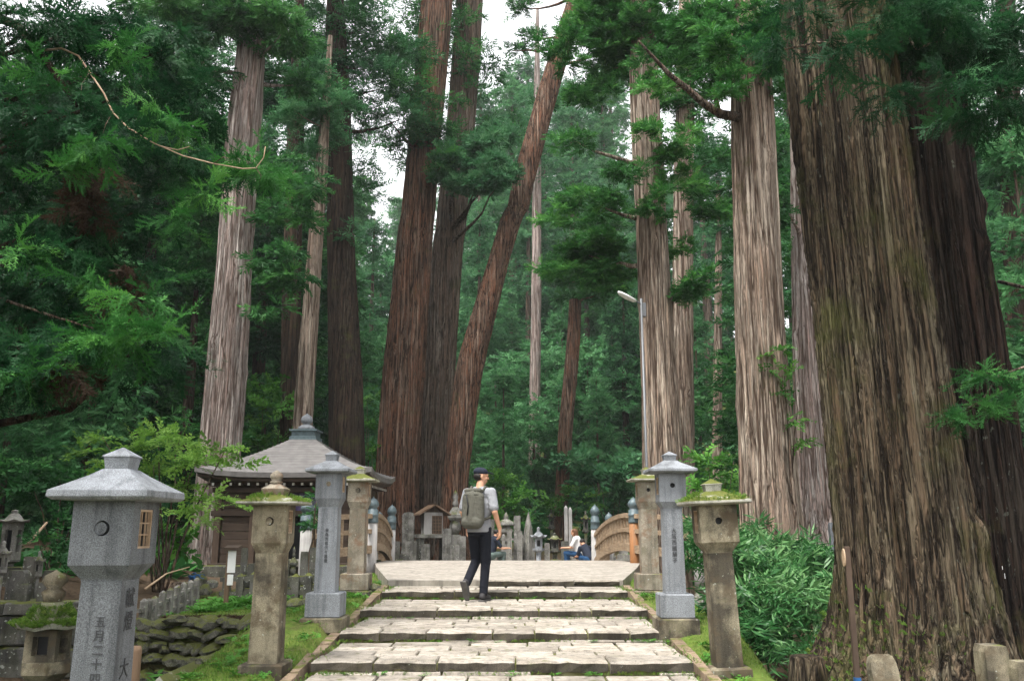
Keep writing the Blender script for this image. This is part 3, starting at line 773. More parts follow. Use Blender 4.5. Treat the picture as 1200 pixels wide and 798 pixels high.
px_limb_w(r14, M['bark_mid'], [(1040, 40, 8.6), (990, 52, 8.0), (960, 50, 7.8), (920, 58, 7.7)], .02, .008)
# small green sprig hanging in from the right edge
sr = empty('cedar_sprig', tuple(at(1215, 425, 7.2)), 0, 'bright green cedar sprig hanging in from the right edge before the dark giant trunk', 'branch')
so = np.array(sr.location)
mb = MB(); mb.tube([at(1170, 330, 9.6) - so, at(1235, 345, 8.4) - so, at(1255, 380, 7.4) - so, at(1215, 425, 7.2) - so, at(1170, 440, 7.1) - so, at(1150, 470, 7.05) - so, at(1110, 490, 7.0) - so], [.022, .018, .014, .011, .008, .006, .003], 6); mb.build('stem', M['bark_mid'], sr)
bl = [tuple(p[:3] - so) + (r * .007,) for p, r in ((at(1160, 442, 7.1), 20), (at(1140, 440, 7.0), 14), (at(1140, 482, 7.0), 24), (at(1115, 490, 7.0), 12), (at(1165, 478, 7.05), 16), (at(1190, 460, 7.1), 14))]
link(bpy.data.objects.new('foliage', crown_mesh('foliage', bl, 'near', M['leaf_cedar'], .35, .22, 77, flat=.35, droop=-.2)), sr)

# overhanging near cedar on the left (its trunk stands outside the frame)
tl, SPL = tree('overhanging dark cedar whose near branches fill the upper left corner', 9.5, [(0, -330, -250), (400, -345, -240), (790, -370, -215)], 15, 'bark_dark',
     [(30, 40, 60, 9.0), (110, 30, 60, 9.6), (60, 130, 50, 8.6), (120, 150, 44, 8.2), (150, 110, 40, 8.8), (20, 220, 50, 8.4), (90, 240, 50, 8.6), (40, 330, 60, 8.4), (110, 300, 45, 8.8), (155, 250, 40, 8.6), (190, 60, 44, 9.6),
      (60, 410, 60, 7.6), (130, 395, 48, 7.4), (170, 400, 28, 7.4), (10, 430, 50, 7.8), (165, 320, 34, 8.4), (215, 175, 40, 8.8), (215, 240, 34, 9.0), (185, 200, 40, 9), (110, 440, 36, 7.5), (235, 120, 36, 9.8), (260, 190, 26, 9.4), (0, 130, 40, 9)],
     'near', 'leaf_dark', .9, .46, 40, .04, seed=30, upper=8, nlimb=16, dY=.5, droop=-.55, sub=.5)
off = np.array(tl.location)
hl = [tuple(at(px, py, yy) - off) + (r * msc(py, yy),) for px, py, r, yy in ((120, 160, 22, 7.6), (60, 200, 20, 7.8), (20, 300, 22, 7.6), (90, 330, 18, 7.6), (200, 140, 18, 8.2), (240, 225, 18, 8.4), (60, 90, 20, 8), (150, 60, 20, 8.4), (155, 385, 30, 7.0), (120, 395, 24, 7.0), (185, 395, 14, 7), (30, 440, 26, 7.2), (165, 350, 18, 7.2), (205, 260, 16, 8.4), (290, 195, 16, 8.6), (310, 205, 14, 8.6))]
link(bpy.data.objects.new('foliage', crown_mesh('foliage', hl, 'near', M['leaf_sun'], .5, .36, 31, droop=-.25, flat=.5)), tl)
dl = [tuple(at(px, py, yy) - off) + (r * msc(py, yy),) for px, py, r, yy in ((115, 205, 16, 8.2), (145, 315, 15, 8.2), (70, 425, 10, 7.2), (145, 345, 12, 8.2), (105, 235, 12, 8.2))]
link(bpy.data.objects.new('dead_foliage', crown_mesh('dead_foliage', dl, 'near', M['leaf_dead'], .35, .36, 32, droop=-1.6, flat=1.0)), tl)
px_limb_w(tl, M['pale_wood'], [(48, 60, 8.7), (72, 57, 8.65), (92, 66, 8.6), (105, 85, 8.5), (122, 110, 8.4), (132, 132, 8.35), (150, 150, 8.3), (180, 168, 8.25), (215, 183, 8.2), (250, 192, 8.15), (285, 198, 8.1), (300, 197, 8.1), (309, 185, 8.1), (311, 172, 8.1)], .012, .004, 'dead_branch', 6)
px_limb_w(tl, M['pale_wood'], [(190, 172, 8.25), (208, 176, 8.2), (222, 172, 8.2)], .007, .003, 'dead_branch')
for tw in ([(132, 132, 8.35), (124, 146, 8.2), (120, 158, 8.1)], [(160, 158, 8.28), (172, 154, 8.2), (180, 145, 8.1)], [(250, 192, 8.15), (262, 184, 8.1), (270, 186, 8.0)], [(300, 197, 8.1), (306, 206, 8.0), (304, 214, 8.0)], [(105, 85, 8.5), (96, 98, 8.4), (95, 112, 8.3)]):
    px_limb_w(tl, M['bark_mid'], tw, .006, .002, 'dead_branch')
px_limb_w(tl, M['bark_dark'], [(-60, 0, 9.3), (20, 30, 8.8), (50, 65, 8.7), (80, 110, 8.6), (90, 125, 8.6)], .06, .02)
px_limb_w(tl, M['bark_mid'], [(-40, 330, 8.2), (0, 350, 7.8), (60, 370, 7.6), (110, 385, 7.5)], .02, .008)

# ------------------------------------------------------------------ forest behind: a few kinds, each tree its own
def v_crown(kind, seed):
    rg = np.random.default_rng(seed); bl = []
    if kind == 'cone':          # young cypress, foliage to the ground
        for k in range(60):
            z = .6 + 10.4 * rg.uniform(0, 1) ** 1.15; rr = (1 - z / 12.2) * 2.3 * math.sqrt(rg.uniform(.12, 1)); a = rg.uniform(0, 6.28)
            bl.append((rr * math.cos(a), rr * math.sin(a), z, .5 + .55 * (1 - z / 12)))
        return crown_mesh('crown', bl, 'mid', M['leaf_far'], .45, .62, seed, droop=-.3)
    if kind == 'tall':
        for k in range(90):
            z = 6 + 18 * rg.uniform(0, 1); rr = (1 - (z - 6) / 20) * 3.6 * math.sqrt(rg.uniform(.05, 1)) + .2; a = rg.uniform(0, 6.28)
            bl.append((rr * math.cos(a), rr * math.sin(a), z, rg.uniform(.7, 1.2)))
        return crown_mesh('crown', bl, 'mid', M['leaf_far' if seed % 2 else 'leaf_teal'], .36, .72, seed, droop=-.2)
    if kind == 'low':           # cedar with branches from low down
        for k in range(96):
            z = 1.2 + 17 * rg.uniform(0, 1); rr = (1 - (z - 1.2) / 18.5) * 3.5 * math.sqrt(rg.uniform(.05, 1)) + .2; a = rg.uniform(0, 6.28)
            bl.append((rr * math.cos(a), rr * math.sin(a), z, rg.uniform(.7, 1.2)))
        return crown_mesh('crown', bl, 'mid', M['leaf_dark' if seed % 2 else 'leaf_cedar'], .36, .7, seed, droop=-.3)
    for k in range(70):         # round broadleaf
        d = rdir(1, rg)[0] * rg.uniform(.3, 1) ** .5
        bl.append((d[0] * 3.4, d[1] * 3.4, 5.8 + d[2] * 4.6, rg.uniform(.8, 1.3)))
    return crown_mesh('crown', bl, 'leaf', M['leaf_far'], .36, .8, seed)
CR = {k: [v_crown(k, 40 + i * 7 + j) for j in range(2)] for i, k in enumerate(('cone', 'tall', 'low', 'round'))}
TR = {'cone': trunk_mesh('trunk', [(0, 0, -.4, .16), (0, 0, 11, .02)], M['bark_mid'], 12, 1.0, 1, .05, .3), 'tall': trunk_mesh('trunk', [(0, 0, -.6, .42), (.1, 0, 10, .3), (0, 0, 23.6, .05)], M['bark_mid'], 24, .7, 2, .06, .3),
      'low': trunk_mesh('trunk', [(0, 0, -.6, .36), (.1, .1, 9, .25), (0, 0, 17.6, .04)], M['bark_dark'], 20, .8, 3, .06, .3), 'round': trunk_mesh('trunk', [(0, 0, -.6, .2), (.2, 0, 4, .14), (0, 0, 8.5, .04)], M['bark_mid'], 12, .8, 4, .06, .3)}
KN = {'cone': ('cypress_tree', 'young blue-green cypress'), 'tall': ('cedar_tree', 'tall bare-stemmed cedar'), 'low': ('cedar_tree', 'low-branched dark cedar'), 'round': ('broadleaf_tree', 'round-crowned broadleaf tree')}
def forest(px, Y, kind, s=1.0, area='hill', x=None):
    if x is None: x = (px - 600) / 1000.0 * Y * 1.0
    nm, lb = KN[kind]
    seg = [(0, 'left of the picture'), (60, 'above the cemetery wall'), (130, 'behind the nearest lantern'), (190, 'above the maple'), (240, 'left of the tall pale trunk'), (300, 'above the left end of the hall'), (345, 'behind the hall finial'), (395, 'behind the thick dark trunk'), (445, 'left of the three trunks'), (485, 'behind the leftmost of three trunks'), (530, 'behind the middle of three trunks'), (570, 'behind the leaning trunk'), (605, 'above the walking man'), (640, 'above the pointed rock'), (680, 'above the woman in white'), (730, 'above the right railing'), (775, 'behind the street lamp'), (815, 'right of the street lamp'), (845, 'left of the broad pale trunk'), (880, 'behind the broad pale trunk'), (930, 'behind the flaking trunk'), (1000, 'behind the giant trunk'), (1130, 'behind the second giant trunk'), (1180, 'right of the giants'), (9999, 'beyond the right edge')]
    where = next(t for q, t in seg if px < q)
    rank = next(t for q, t in ((27, 'in the front rank'), (36, 'in the second rank'), (44, 'at the forest edge'), (52, 'low on the slope'), (62, 'lower on the hillside'), (76, 'halfway up the hillside'), (95, 'high on the hillside'), (999, 'on the hilltop')) if Y < q)
    g = {'hill': 'trees on the hillside beyond the bridge', 'left': 'trees of the dark wood on the left', 'right': 'trees of the wood on the right'}[area]
    r = empty(nm, (x, Y, G(x, Y)), random.uniform(0, 6.28), lb + ' ' + rank + ', ' + where, 'tree', g)
    r.scale = (s * random.uniform(.9, 1.1),) * 2 + (s,)
    inst(TR[kind], 'trunk', r); inst(CR[kind][random.randint(0, 1)], 'crown', r)
for a in [(590, 41, 'cone', .72), (655, 46, 'cone', .62), (700, 43, 'cone', .7), (735, 47, 'low', .7), (560, 58, 'tall', .75), (620, 66, 'tall', .9), (690, 64, 'low', .9), (760, 58, 'tall', .85), (470, 56, 'round', .9), (430, 60, 'tall', .7), (445, 48, 'cone', .8),
          (520, 74, 'low', .9), (650, 84, 'tall', .85), (590, 92, 'low', .9), (720, 88, 'tall', .9), (480, 90, 'low', .7), (820, 45, 'cone', .9), (835, 58, 'tall', 1.0), (850, 70, 'low', 1.0), (790, 72, 'tall', 1.0), (800, 40, 'cone', .6), (640, 54, 'round', .8), (580, 52, 'round', .7), (545, 44, 'round', .55), (690, 52, 'round', .8), (750, 100, 'tall', 1.0), (560, 108, 'low', 1.1), (460, 110, 'tall', .9), (440, 74, 'round', 1.2), (480, 68, 'low', .8), (550, 64, 'round', 1.1), (600, 72, 'round', 1.2), (670, 74, 'round', 1.2), (720, 70, 'round', 1.2), (770, 64, 'round', 1.1), (610, 84, 'low', 1.1), (680, 98, 'tall', 1.2), (570, 84, 'tall', 1.1), (530, 98, 'tall', 1.2), (620, 128, 'tall', 1.4), (700, 126, 'low', 1.4), (540, 130, 'low', 1.4), (460, 128, 'low', 1.3), (780, 120, 'low', 1.4), (820, 84, 'low', 1.2), (410, 84, 'low', 1.1), (625, 46, 'round', .6), (500, 48, 'round', .7), (770, 48, 'round', .8), (600, 60, 'cone', .9), (660, 60, 'cone', 1.0), (720, 56, 'cone', .9), (455, 66, 'low', .7), (640, 112, 'tall', 1.0), (600, 70, 'tall', 1.25), (640, 76, 'tall', 1.35), (675, 70, 'tall', 1.2), (560, 74, 'tall', 1.3), (715, 78, 'tall', 1.3), (620, 92, 'tall', 1.6), (670, 100, 'tall', 1.6), (580, 104, 'tall', 1.5), (725, 100, 'tall', 1.6), (860, 95, 'tall', 1.1), (520, 60, 'cone', .8)]:
    forest(*a, area='hill')
for a in [(390, 42, 'low', .8), (330, 40, 'low', .9), (300, 34, 'low', .9), (360, 52, 'tall', .9), (240, 30, 'low', .85), (200, 34, 'tall', .9), (160, 27, 'low', .8), (120, 31, 'tall', .8), (75, 25, 'low', .75), (30, 29, 'low', .85), (-20, 24, 'low', .8), (40, 42, 'tall', .9), (130, 44, 'low', 1.0), (230, 46, 'low', 1.0), (290, 50, 'tall', 1.0), (-60, 34, 'low', 1), (180, 58, 'low', 1.0), (80, 60, 'low', 1.0), (400, 62, 'low', 1.0), (330, 66, 'low', 1.0), (-120, 28, 'low', .9), (215, 25.5, 'low', .6), (10, 20, 'cone', .7), (270, 40, 'low', 1.0), (60, 35, 'low', 1.0), (150, 38, 'low', 1.0), (350, 46, 'low', 1.0), (100, 50, 'low', 1.2), (20, 55, 'low', 1.2), (260, 60, 'low', 1.2), (380, 54, 'round', .9), (310, 44, 'round', .9), (240, 38, 'round', .8), (180, 30, 'cone', .7), (60, 30, 'cone', .7), (310, 31, 'cone', .55), (-40, 45, 'low', 1.2), (420, 42, 'round', .7), (105, 22, 'cone', .8)]:
    forest(*a, area='left')
for x_, y_, k_, s_ in ((-13.5, 3.5, 'low', 1.1), (-14, 9, 'low', 1.1), (-16, 14, 'low', 1.1), (-9.5, -2.5, 'tall', 1.0), (-14.5, -1, 'low', 1.1), (-17, 6, 'low', 1.2), (-20, 12, 'low', 1.2), (-10, -8, 'low', 1.1), (-11, 6.5, 'tall', .8)):  # unseen trees outside the view, added to keep sun off the left wood
    forest(-300, y_, k_, s_, 'left', x=x_)
for a in [(915, 27, 'low', .8), (950, 34, 'tall', .9), (900, 42, 'low', 1.0), (1150, 30, 'low', .9), (1195, 25, 'cone', .9), (1180, 42, 'tall', 1.0), (1240, 30, 'low', .9), (1120, 44, 'low', 1.0), (990, 48, 'low', 1.0), (1060, 52, 'tall', 1.0), (1230, 18, 'cone', .8), (1190, 60, 'low', 1.0), (940, 60, 'low', 1.1)]:
    forest(*a, area='right')
# three distinct distant trunks
tree('thin pale distant trunk seen between the leaning trunk and the street lamp', 50, [(120, 625, 634), (200, 624, 634), (350, 623, 634), (490, 620, 633)], 34, 'bark_pale', [(640, 180, 26), (612, 150, 26), (635, 120, 26), (622, 210, 18)], 'far', 'leaf_teal', .6, .7, 20, .05, seed=33, dz=.6, nlimb=3)
tree('slim leaning dark red trunk in the undergrowth beyond the bridge', 38, [(310, 670, 682), (400, 664, 680), (500, 655, 671), (590, 650, 666)], 11, 'bark_red', [(690, 300, 40), (670, 330, 40), (710, 340, 34), (700, 270, 34)], 'mid', 'leaf_cedar', .7, .55, 24, .05, seed=34, nlimb=3)
tree('pale pair of thin trunks deep in the wood left of the pale straight trunk', 36, [(300, 838, 846), (450, 836, 846), (560, 834, 847)], 16, 'bark_tan', [(840, 200, 30), (850, 260, 26)], 'mid', 'leaf_teal', .6, .55, 16, .05, seed=35, nlimb=2)

# ------------------------------------------------------------------ shrubs and low plants
def shrub(label, blobs, Y, kind, leaf, dens, size, seed, name='shrub', dY=.4, stems=5, droop=0.0, flat=.6, cat='shrub', group=None, sub=.42):
    bl = pxblobs(blobs, Y, dY, seed); bx = np.mean([b[0] for b in bl]); by = np.mean([b[1] for b in bl]); gz = G(bx, by)
    r = empty(name, (bx, by, gz), 0, label, cat, group)
    lb = [(b[0] - bx, b[1] - by, b[2] - gz, b[3]) for b in bl]
    link(bpy.data.objects.new('foliage', crown_mesh('foliage', lb, kind, M[leaf], dens, size, seed, droop=droop, flat=flat, sub=sub)), r)
    for i in range(min(stems, len(lb))):
        limb(r, M['bark_mid'], (random.uniform(-.1, .1), random.uniform(-.1, .1), -.1), lb[i][:3], .025, .006, -.08, seed * 13 + i, name='stem')
    return r
shrub('light green maple spreading in layers left of the small hall', [(185, 505, 22), (210, 515, 24), (150, 522, 24), (120, 512, 16), (230, 540, 26), (180, 545, 26), (265, 525, 18), (140, 545, 18), (215, 570, 20), (250, 585, 20), (240, 610, 16), (200, 530, 20), (100, 530, 14), (285, 545, 12), (215, 600, 14), (270, 590, 14)], 14.5, 'maple', 'leaf_maple', 1.0, .32, 50, 'maple_tree', .7, 9, -.1, .22, 'tree', None, .5)
shrub('bright green sapling behind the man at the far end of the bridge', [(590, 565, 20), (605, 585, 18), (580, 590, 18), (600, 605, 16), (615, 600, 14), (585, 610, 14)], 34, 'leaf', 'leaf_bright', .8, .5, 51)
shrub('leafy shrub arching over the grave stones right of the pointed rock', [(645, 590, 16), (665, 582, 16), (680, 578, 14), (700, 585, 14), (655, 600, 12), (630, 590, 12)], 37, 'leaf', 'leaf_bright', .6, .5, 52)
shrub('dark glossy shrub behind the right hand bridge railing', [(700, 555, 30), (735, 545, 26), (680, 540, 26), (720, 580, 22), (760, 580, 26), (690, 590, 18), (740, 600, 20)], 37, 'bigleaf', 'leaf_teal', .6, .5, 53)
shrub('bright green bush between the tan trunk and the pale trunk', [(830, 545, 22), (850, 560, 24), (820, 570, 22), (845, 585, 22), (860, 540, 16), (815, 590, 18)], 19, 'leaf', 'leaf_bright', .8, .4, 54)
shrub('green bush filling the gap behind the small hall', [(320, 520, 22), (300, 500, 24), (305, 540, 16), (330, 480, 22), (310, 455, 22)], 27, 'leaf', 'leaf_bright', .7, .5, 55)
shrub('fresh green bush between the thick dark trunk and the red-brown trunk', [(432, 500, 18), (436, 530, 16), (430, 465, 18), (440, 555, 12)], 33, 'leaf', 'leaf_bright', .7, .5, 56)
shrub('dim shrub on the dark left slope above the small grave lanterns', [(70, 560, 30), (40, 575, 26), (100, 590, 24), (130, 600, 24), (75, 610, 20), (20, 550, 28)], 19, 'leaf', 'leaf_cedar', .7, .4, 57)
shrub('leafy shrub under the maple beside the left trunk', [(195, 625, 18), (180, 650, 16), (205, 645, 12), (165, 620, 16)], 15.5, 'bigleaf', 'leaf_bright', .6, .3, 58)
shrub('small shrub behind the stacked grave lanterns on the left', [(60, 640, 12), (75, 650, 14), (85, 665, 10), (45, 630, 12)], 13.6, 'leaf', 'leaf_cedar', .7, .25, 59)
shrub('evergreen branch hanging under the small hall eave by the grey lantern', [(368, 600, 10), (372, 580, 8), (366, 618, 8)], 16.5, 'mid', 'leaf_cedar', .7, .25, 60, stems=2)
shrub('climbing leaves clinging to the right side of the pale straight trunk', [(906, 430, 10), (930, 440, 12), (922, 460, 14), (935, 490, 10), (915, 410, 8), (938, 520, 8), (895, 415, 6)], 15.0, 'leaf', 'leaf_bright', .7, .22, 61, 'climbing_plant', .15, 3, -.3, cat='climber')

# bamboo grass on the right bank
sas = []
for (px, py, r, Y) in [(812, 615, 12, 14), (822, 660, 14, 12.8), (838, 600, 9, 14), (885, 612, 9, 13.4), (930, 632, 10, 12.6), (968, 655, 10, 11.4), (990, 680, 14, 10.6), (1000, 720, 14, 9.9), (850, 745, 14, 9.6), (945, 765, 16, 9.2), (980, 750, 16, 9.4), (850, 625, 20, 13), (900, 640, 24, 13), (940, 655, 24, 12.5), (905, 660, 26, 12), (870, 660, 26, 11.6), (950, 700, 26, 10.6), (860, 700, 24, 10.6), (900, 720, 28, 10), (830, 640, 24, 12.6), (860, 650, 30, 11.5), (900, 645, 30, 12.5), (935, 665, 34, 11.5), (970, 690, 26, 10.8), (880, 690, 34, 10.4), (925, 705, 36, 10.2), (965, 725, 26, 10.2), (890, 730, 26, 9.8), (930, 745, 24, 9.8), (825, 610, 16, 14), (870, 628, 18, 13.5), (845, 675, 18, 12), (955, 675, 20, 12.4), (905, 755, 16, 9.6), (985, 660, 14, 11.5), (815, 650, 12, 13.4), (910, 675, 26, 11), (985, 705, 14, 10.4)]:
    p = at(px, py, Y); sas.append((p[0], p[1], p[2], r * msc(py, Y)))
so_ = bpy.data.objects.new('bamboo_grass', crown_mesh('bamboo_grass', sas, 'sasa', M['leaf_sasa'], 1.5, .24, 62, droop=-.5, flat=.8, tmul=.75, sub=.55, svar=(.4, 1.5))); link(so_)
tag(so_, 'thick bank of narrow-leaved bamboo grass below the right hand lanterns', 'bamboo grass', kind='stuff')
# ferns and leafy plants in the left gully, on the banks and at the lantern feet
def plant_mesh(kind, leaf, n, seed, size=.3, up=.6):
    rg = np.random.default_rng(seed); a = rg.uniform(0, 6.28, n); e = rg.uniform(.1, 1.0, n) * up
    D = np.stack([np.cos(a), np.sin(a), e], -1); P = np.zeros((n, 3)) + rg.normal(0, .04, (n, 3)) * (1, 1, .2) + (0, 0, .01)
    V, F, T = scatter(kind, P, D, size * rg.uniform(.6, 1.2, n), np.clip(rg.normal(.5, .18, n), 0, 1), rg, .2)
    return np_mesh('foliage', V, F, M[leaf], {'tint': T})
PL = {'fern': plant_mesh('fern', 'leaf_bright', 12, 1), 'leafy': plant_mesh('leaf', 'leaf_bright', 14, 2, .22), 'dark': plant_mesh('bigleaf', 'leaf_cedar', 12, 3, .26), 'weed': plant_mesh('leaf', 'leaf_bright', 10, 4, .09, .5)}
def plants(kind, spots, label, group, name, s=(.8, 1.3)):
    for (x, y) in spots:
        o = inst(PL[kind], name, None, (x, y, G(x, y) - .01), (0, 0, random.uniform(0, 6.28)), (random.uniform(*s),) * 3)
        tag(o, label, 'fern' if kind == 'fern' else 'plant', group)
rs = random.Random(3)
plants('fern', [(rs.uniform(-4.3, -3.3), rs.uniform(7.2, 10.6)) for _ in range(26)], 'green fern growing in the gully below the rubble wall', 'ferns in the left gully', 'fern', (.9, 1.5))
plants('leafy', [(rs.uniform(-6.2, -4.6), rs.uniform(7.0, 8.6)) for _ in range(14)], 'dark leafy plant at the foot of the mossy lantern, lower left corner', 'leafy plants in the lower left corner', 'leafy_plant')
plants('leafy', [(rs.uniform(-5.0, -3.4), rs.uniform(11.9, 13.4)) for _ in range(26)], 'leafy weed on the lawn by the stone paling and sign', 'weeds on the lawn by the sign', 'leafy_plant', (.7, 1.2))
plants('weed', [(rs.uniform(-2.9, -1.95), rs.uniform(5.5, 13.5)) for _ in range(40)], 'small weed in the mossy grass of the left bank', 'weeds on the left bank', 'weed', (.8, 1.6))
plants('weed', [(rs.uniform(1.75, 2.3), rs.uniform(6.5, 13.5)) for _ in range(34)], 'small weed in the mossy grass of the right bank', 'weeds on the right bank', 'weed', (.8, 1.7))
plants('dark', [(rs.uniform(2.9, 3.9), rs.uniform(6.2, 7.2)) for _ in range(9)], 'low dark plant at the foot of the giant trunk', 'plants at the giant trunk', 'leafy_plant', (.4, .8))
plants('dark', [(rs.uniform(-14, -7), rs.uniform(15, 24)) for _ in range(60)], 'dark undergrowth plant on the left slope', 'undergrowth on the left slope', 'undergrowth_plant', (1.2, 2.6))
plants('dark', [(rs.uniform(-14, 16), rs.uniform(38, 50)) for _ in range(110)], 'undergrowth plant at the foot of the far hillside', 'undergrowth on the far hillside', 'undergrowth_plant', (2.4, 4.5))
plants('dark', [(rs.uniform(5, 14), rs.uniform(12, 34)) for _ in range(60)], 'undergrowth plant in the wood on the right', 'undergrowth in the wood on the right', 'undergrowth_plant', (1.6, 3.4))
ug = []; rgu = np.random.default_rng(77)
for (x0, x1, y0, y1, n, r) in ((-30, 30, 37, 60, 170, 1.0), (-45, 45, 58, 110, 190, 1.7), (-22, -8, 20, 37, 60, .8), (7, 22, 16, 37, 60, .8)):
    for _ in range(n):
        x, y = rgu.uniform(x0, x1), rgu.uniform(y0, y1); ug.append((x, y, G(x, y) + r * .3, r * rgu.uniform(.6, 1.3)))
ugo = link(bpy.data.objects.new('undergrowth', crown_mesh('undergrowth', ug, 'bigleaf', M['leaf_teal'], .22, .75, 78, flat=.5)))
tag(ugo, 'leafy undergrowth covering the wooded hillside and slopes', 'undergrowth', kind='stuff')
# riser weeds between the steps
wp = []
for k, (y0, z0) in enumerate(STEP[1:8]):
    for _ in range(9): wp.append((rs.uniform(XL, XR), y0 - .015, STEP[k + 2][1] - .004))
for (x, y, z) in wp:
    tag(inst(PL['weed'], 'weed', None, (x, y, z), (0, 0, rs.uniform(0, 6)), (rs.uniform(.35, .8),) * 3), 'tiny weed sprouting in the joint at the foot of a step', 'plant', 'weeds at the feet of the steps')

lt = np.random.default_rng(21); n = 2600; x = lt.uniform(XL, XR, n); y = lt.uniform(5.5, 13.3, n)
sy = np.array([q[0] for q in STEP]); sz_ = np.array([q[1] for q in STEP]); k = np.array([np.nonzero(sy <= yy)[0][0] for yy in y]); z = sz_[k] + .004
w_ = np.where(np.abs(x) > 1.1, 1.0, .45); keep = lt.uniform(0, 1, n) < w_
P = np.stack([x, y, z], -1)[keep]; a = lt.uniform(0, 6.28, len(P)); D = np.stack([np.cos(a), np.sin(a), 0 * a + .05], -1)
s_ = lt.uniform(.012, .035, len(P)); q = np.stack([-D[:, 1], D[:, 0], 0 * a], -1) * (s_ * .22)[:, None]
V = np.stack([P - q, P + q, P + D * s_[:, None] + (0, 0, .003)], 1).reshape(-1, 3)
lo = link(bpy.data.objects.new('cedar_litter', np_mesh('cedar_litter', V, np.arange(len(V)).reshape(-1, 3), M['leaf_dead'], {'tint': np.repeat(lt.uniform(0, 1, len(P)), 3)})))
tag(lo, 'brown cedar litter scattered on the stone steps', 'leaf litter', kind='stuff')
P = []; D = []
for kk in range(1, 8):
    for _ in range(420):
        xx = lt.uniform(XL, XR)
        if math.sin(xx * 5 + kk * 2.1) + lt.normal(0, .5) < .1 and abs(xx) < 1.4: continue
        P.append((xx, STEP[kk][0] - lt.uniform(0, .05), STEP[kk + 1][1] + .0)); D.append((lt.normal(0, .6), -.5, .8))
    for _ in range(160):
        P.append((lt.choice((XL, XR)) + lt.normal(0, .05), lt.uniform(STEP[kk][0], STEP[kk - 1][0]), STEP[kk][1] - .012)); D.append((lt.normal(0, .6), lt.normal(0, .6), .8))
n = len(P); V, F, T = scatter('leaf', P, D, lt.uniform(.015, .04, n), np.clip(lt.normal(.5, .25, n), 0, 1), lt, 1.0)
mo = link(bpy.data.objects.new('moss', np_mesh('moss', V, F, M['grass'], {'tint': T})))
tag(mo, 'yellow-green moss growing along the feet and ends of the steps', 'moss', kind='stuff')

# short grass on both banks and the lawn
gp_ = []
rg = np.random.default_rng(9)
for (x0, x1, y0, y1, n) in ((-2.95, -1.95, 4.5, 14.5, 22000), (1.78, 2.45, 5.5, 15, 11000), (-5.2, -2.7, 11.0, 16.5, 16000), (-2.7, -2.0, 12.8, 17, 3000)):
    P = np.stack([rg.uniform(x0, x1, n), rg.uniform(y0, y1, n)], -1)
    d = np.sin(P[:, 0] * 3.1 + P[:, 1] * 1.3) + np.sin(P[:, 1] * 2.7 - P[:, 0] * 1.9) + rg.normal(0, .9, n)
    gp_.append(P[d > -.5])
P = np.concatenate(gp_); n = len(P); z = ground(P[:, 0], P[:, 1]); a = rg.uniform(0, 6.28, n); h = rg.uniform(.012, .045, n); w = .004
B = np.stack([P[:, 0], P[:, 1], z], -1); s = np.stack([np.cos(a), np.sin(a), 0 * a], -1) * w
tip = B + np.stack([rg.normal(0, .015, n), rg.normal(0, .015, n), h], -1)
V = np.stack([B - s, B + s, tip], 1).reshape(-1, 3); F = np.arange(3 * n).reshape(-1, 3)
go = link(bpy.data.objects.new('grass', np_mesh('grass', V, F, M['grass'], {'tint': np.repeat(np.clip(rg.normal(.45, .25, n), 0, 1), 3)})))
tag(go, 'short mossy grass on the banks beside the steps and the lawn', 'grass', kind='stuff')

# ------------------------------------------------------------------ stone lanterns
def ring_hole(mb, c, U, Vv, N, hw, hh, shape, depth, mi=0, mi_in=1):
    """rectangular face centred at c (axes U,V, outward normal N) with a round or square opening sunk into it"""
    c, U, Vv, N = map(Vector, (c, U, Vv, N)); n = 24
    outer = []; inner = []
    for k in range(n):
        a = 2 * math.pi * k / n; cx, cy_ = math.cos(a), math.sin(a)
        t = 1 / max(abs(cx) , abs(cy_))
        outer.append(c + U * (cx * t * hw) + Vv * (cy_ * t * hh))
        if shape[0] == 'round': inner.append(c + Vv * shape[2] + U * (cx * shape[1]) + Vv * (cy_ * shape[1]))
        else: inner.append(c + U * (cx * t * shape[1]) + Vv * (cy_ * t * shape[2] + shape[3]))
    back = [p - N * depth for p in inner]
    vs_ = outer + inner + back; fs = []; m0 = len(mb.f)
    for k in range(n):
        j = (k + 1) % n
        fs.append([k, j, n + j, n + k]); fs.append([n + k, n + j, 2 * n + j, 2 * n + k])
    mb.add(vs_, fs, mi); mb.add(back, [list(range(n))], mi_in)  # back of the recess gets the black slot, darkness inside painted in

def text_obj(txt, size, mat, parent, loc, rot, name='character', ls=1.0):
    """carved column of characters, one object each, set 1 mm proud of the stone"""
    for k, ch in enumerate(txt):
        if ch == ' ': continue
        cu = bpy.data.curves.new('character', 'FONT'); cu.body = ch; cu.size = size; cu.align_x = 'CENTER'; cu.align_y = 'TOP'; cu.extrude = .0012; cu.resolution_u = 3
        tmp = bpy.data.objects.new('tmp_text', cu); COL.objects.link(tmp)
        dg = bpy.context.evaluated_depsgraph_get(); me = bpy.data.meshes.new_from_object(tmp.evaluated_get(dg))
        bpy.data.objects.remove(tmp); me.materials.clear(); me.materials.append(mat)
        o = link(bpy.data.objects.new(name, me), parent); o.location = Vector(loc) - Vector((0, 0, k * size * ls)); o.rotation_euler = rot

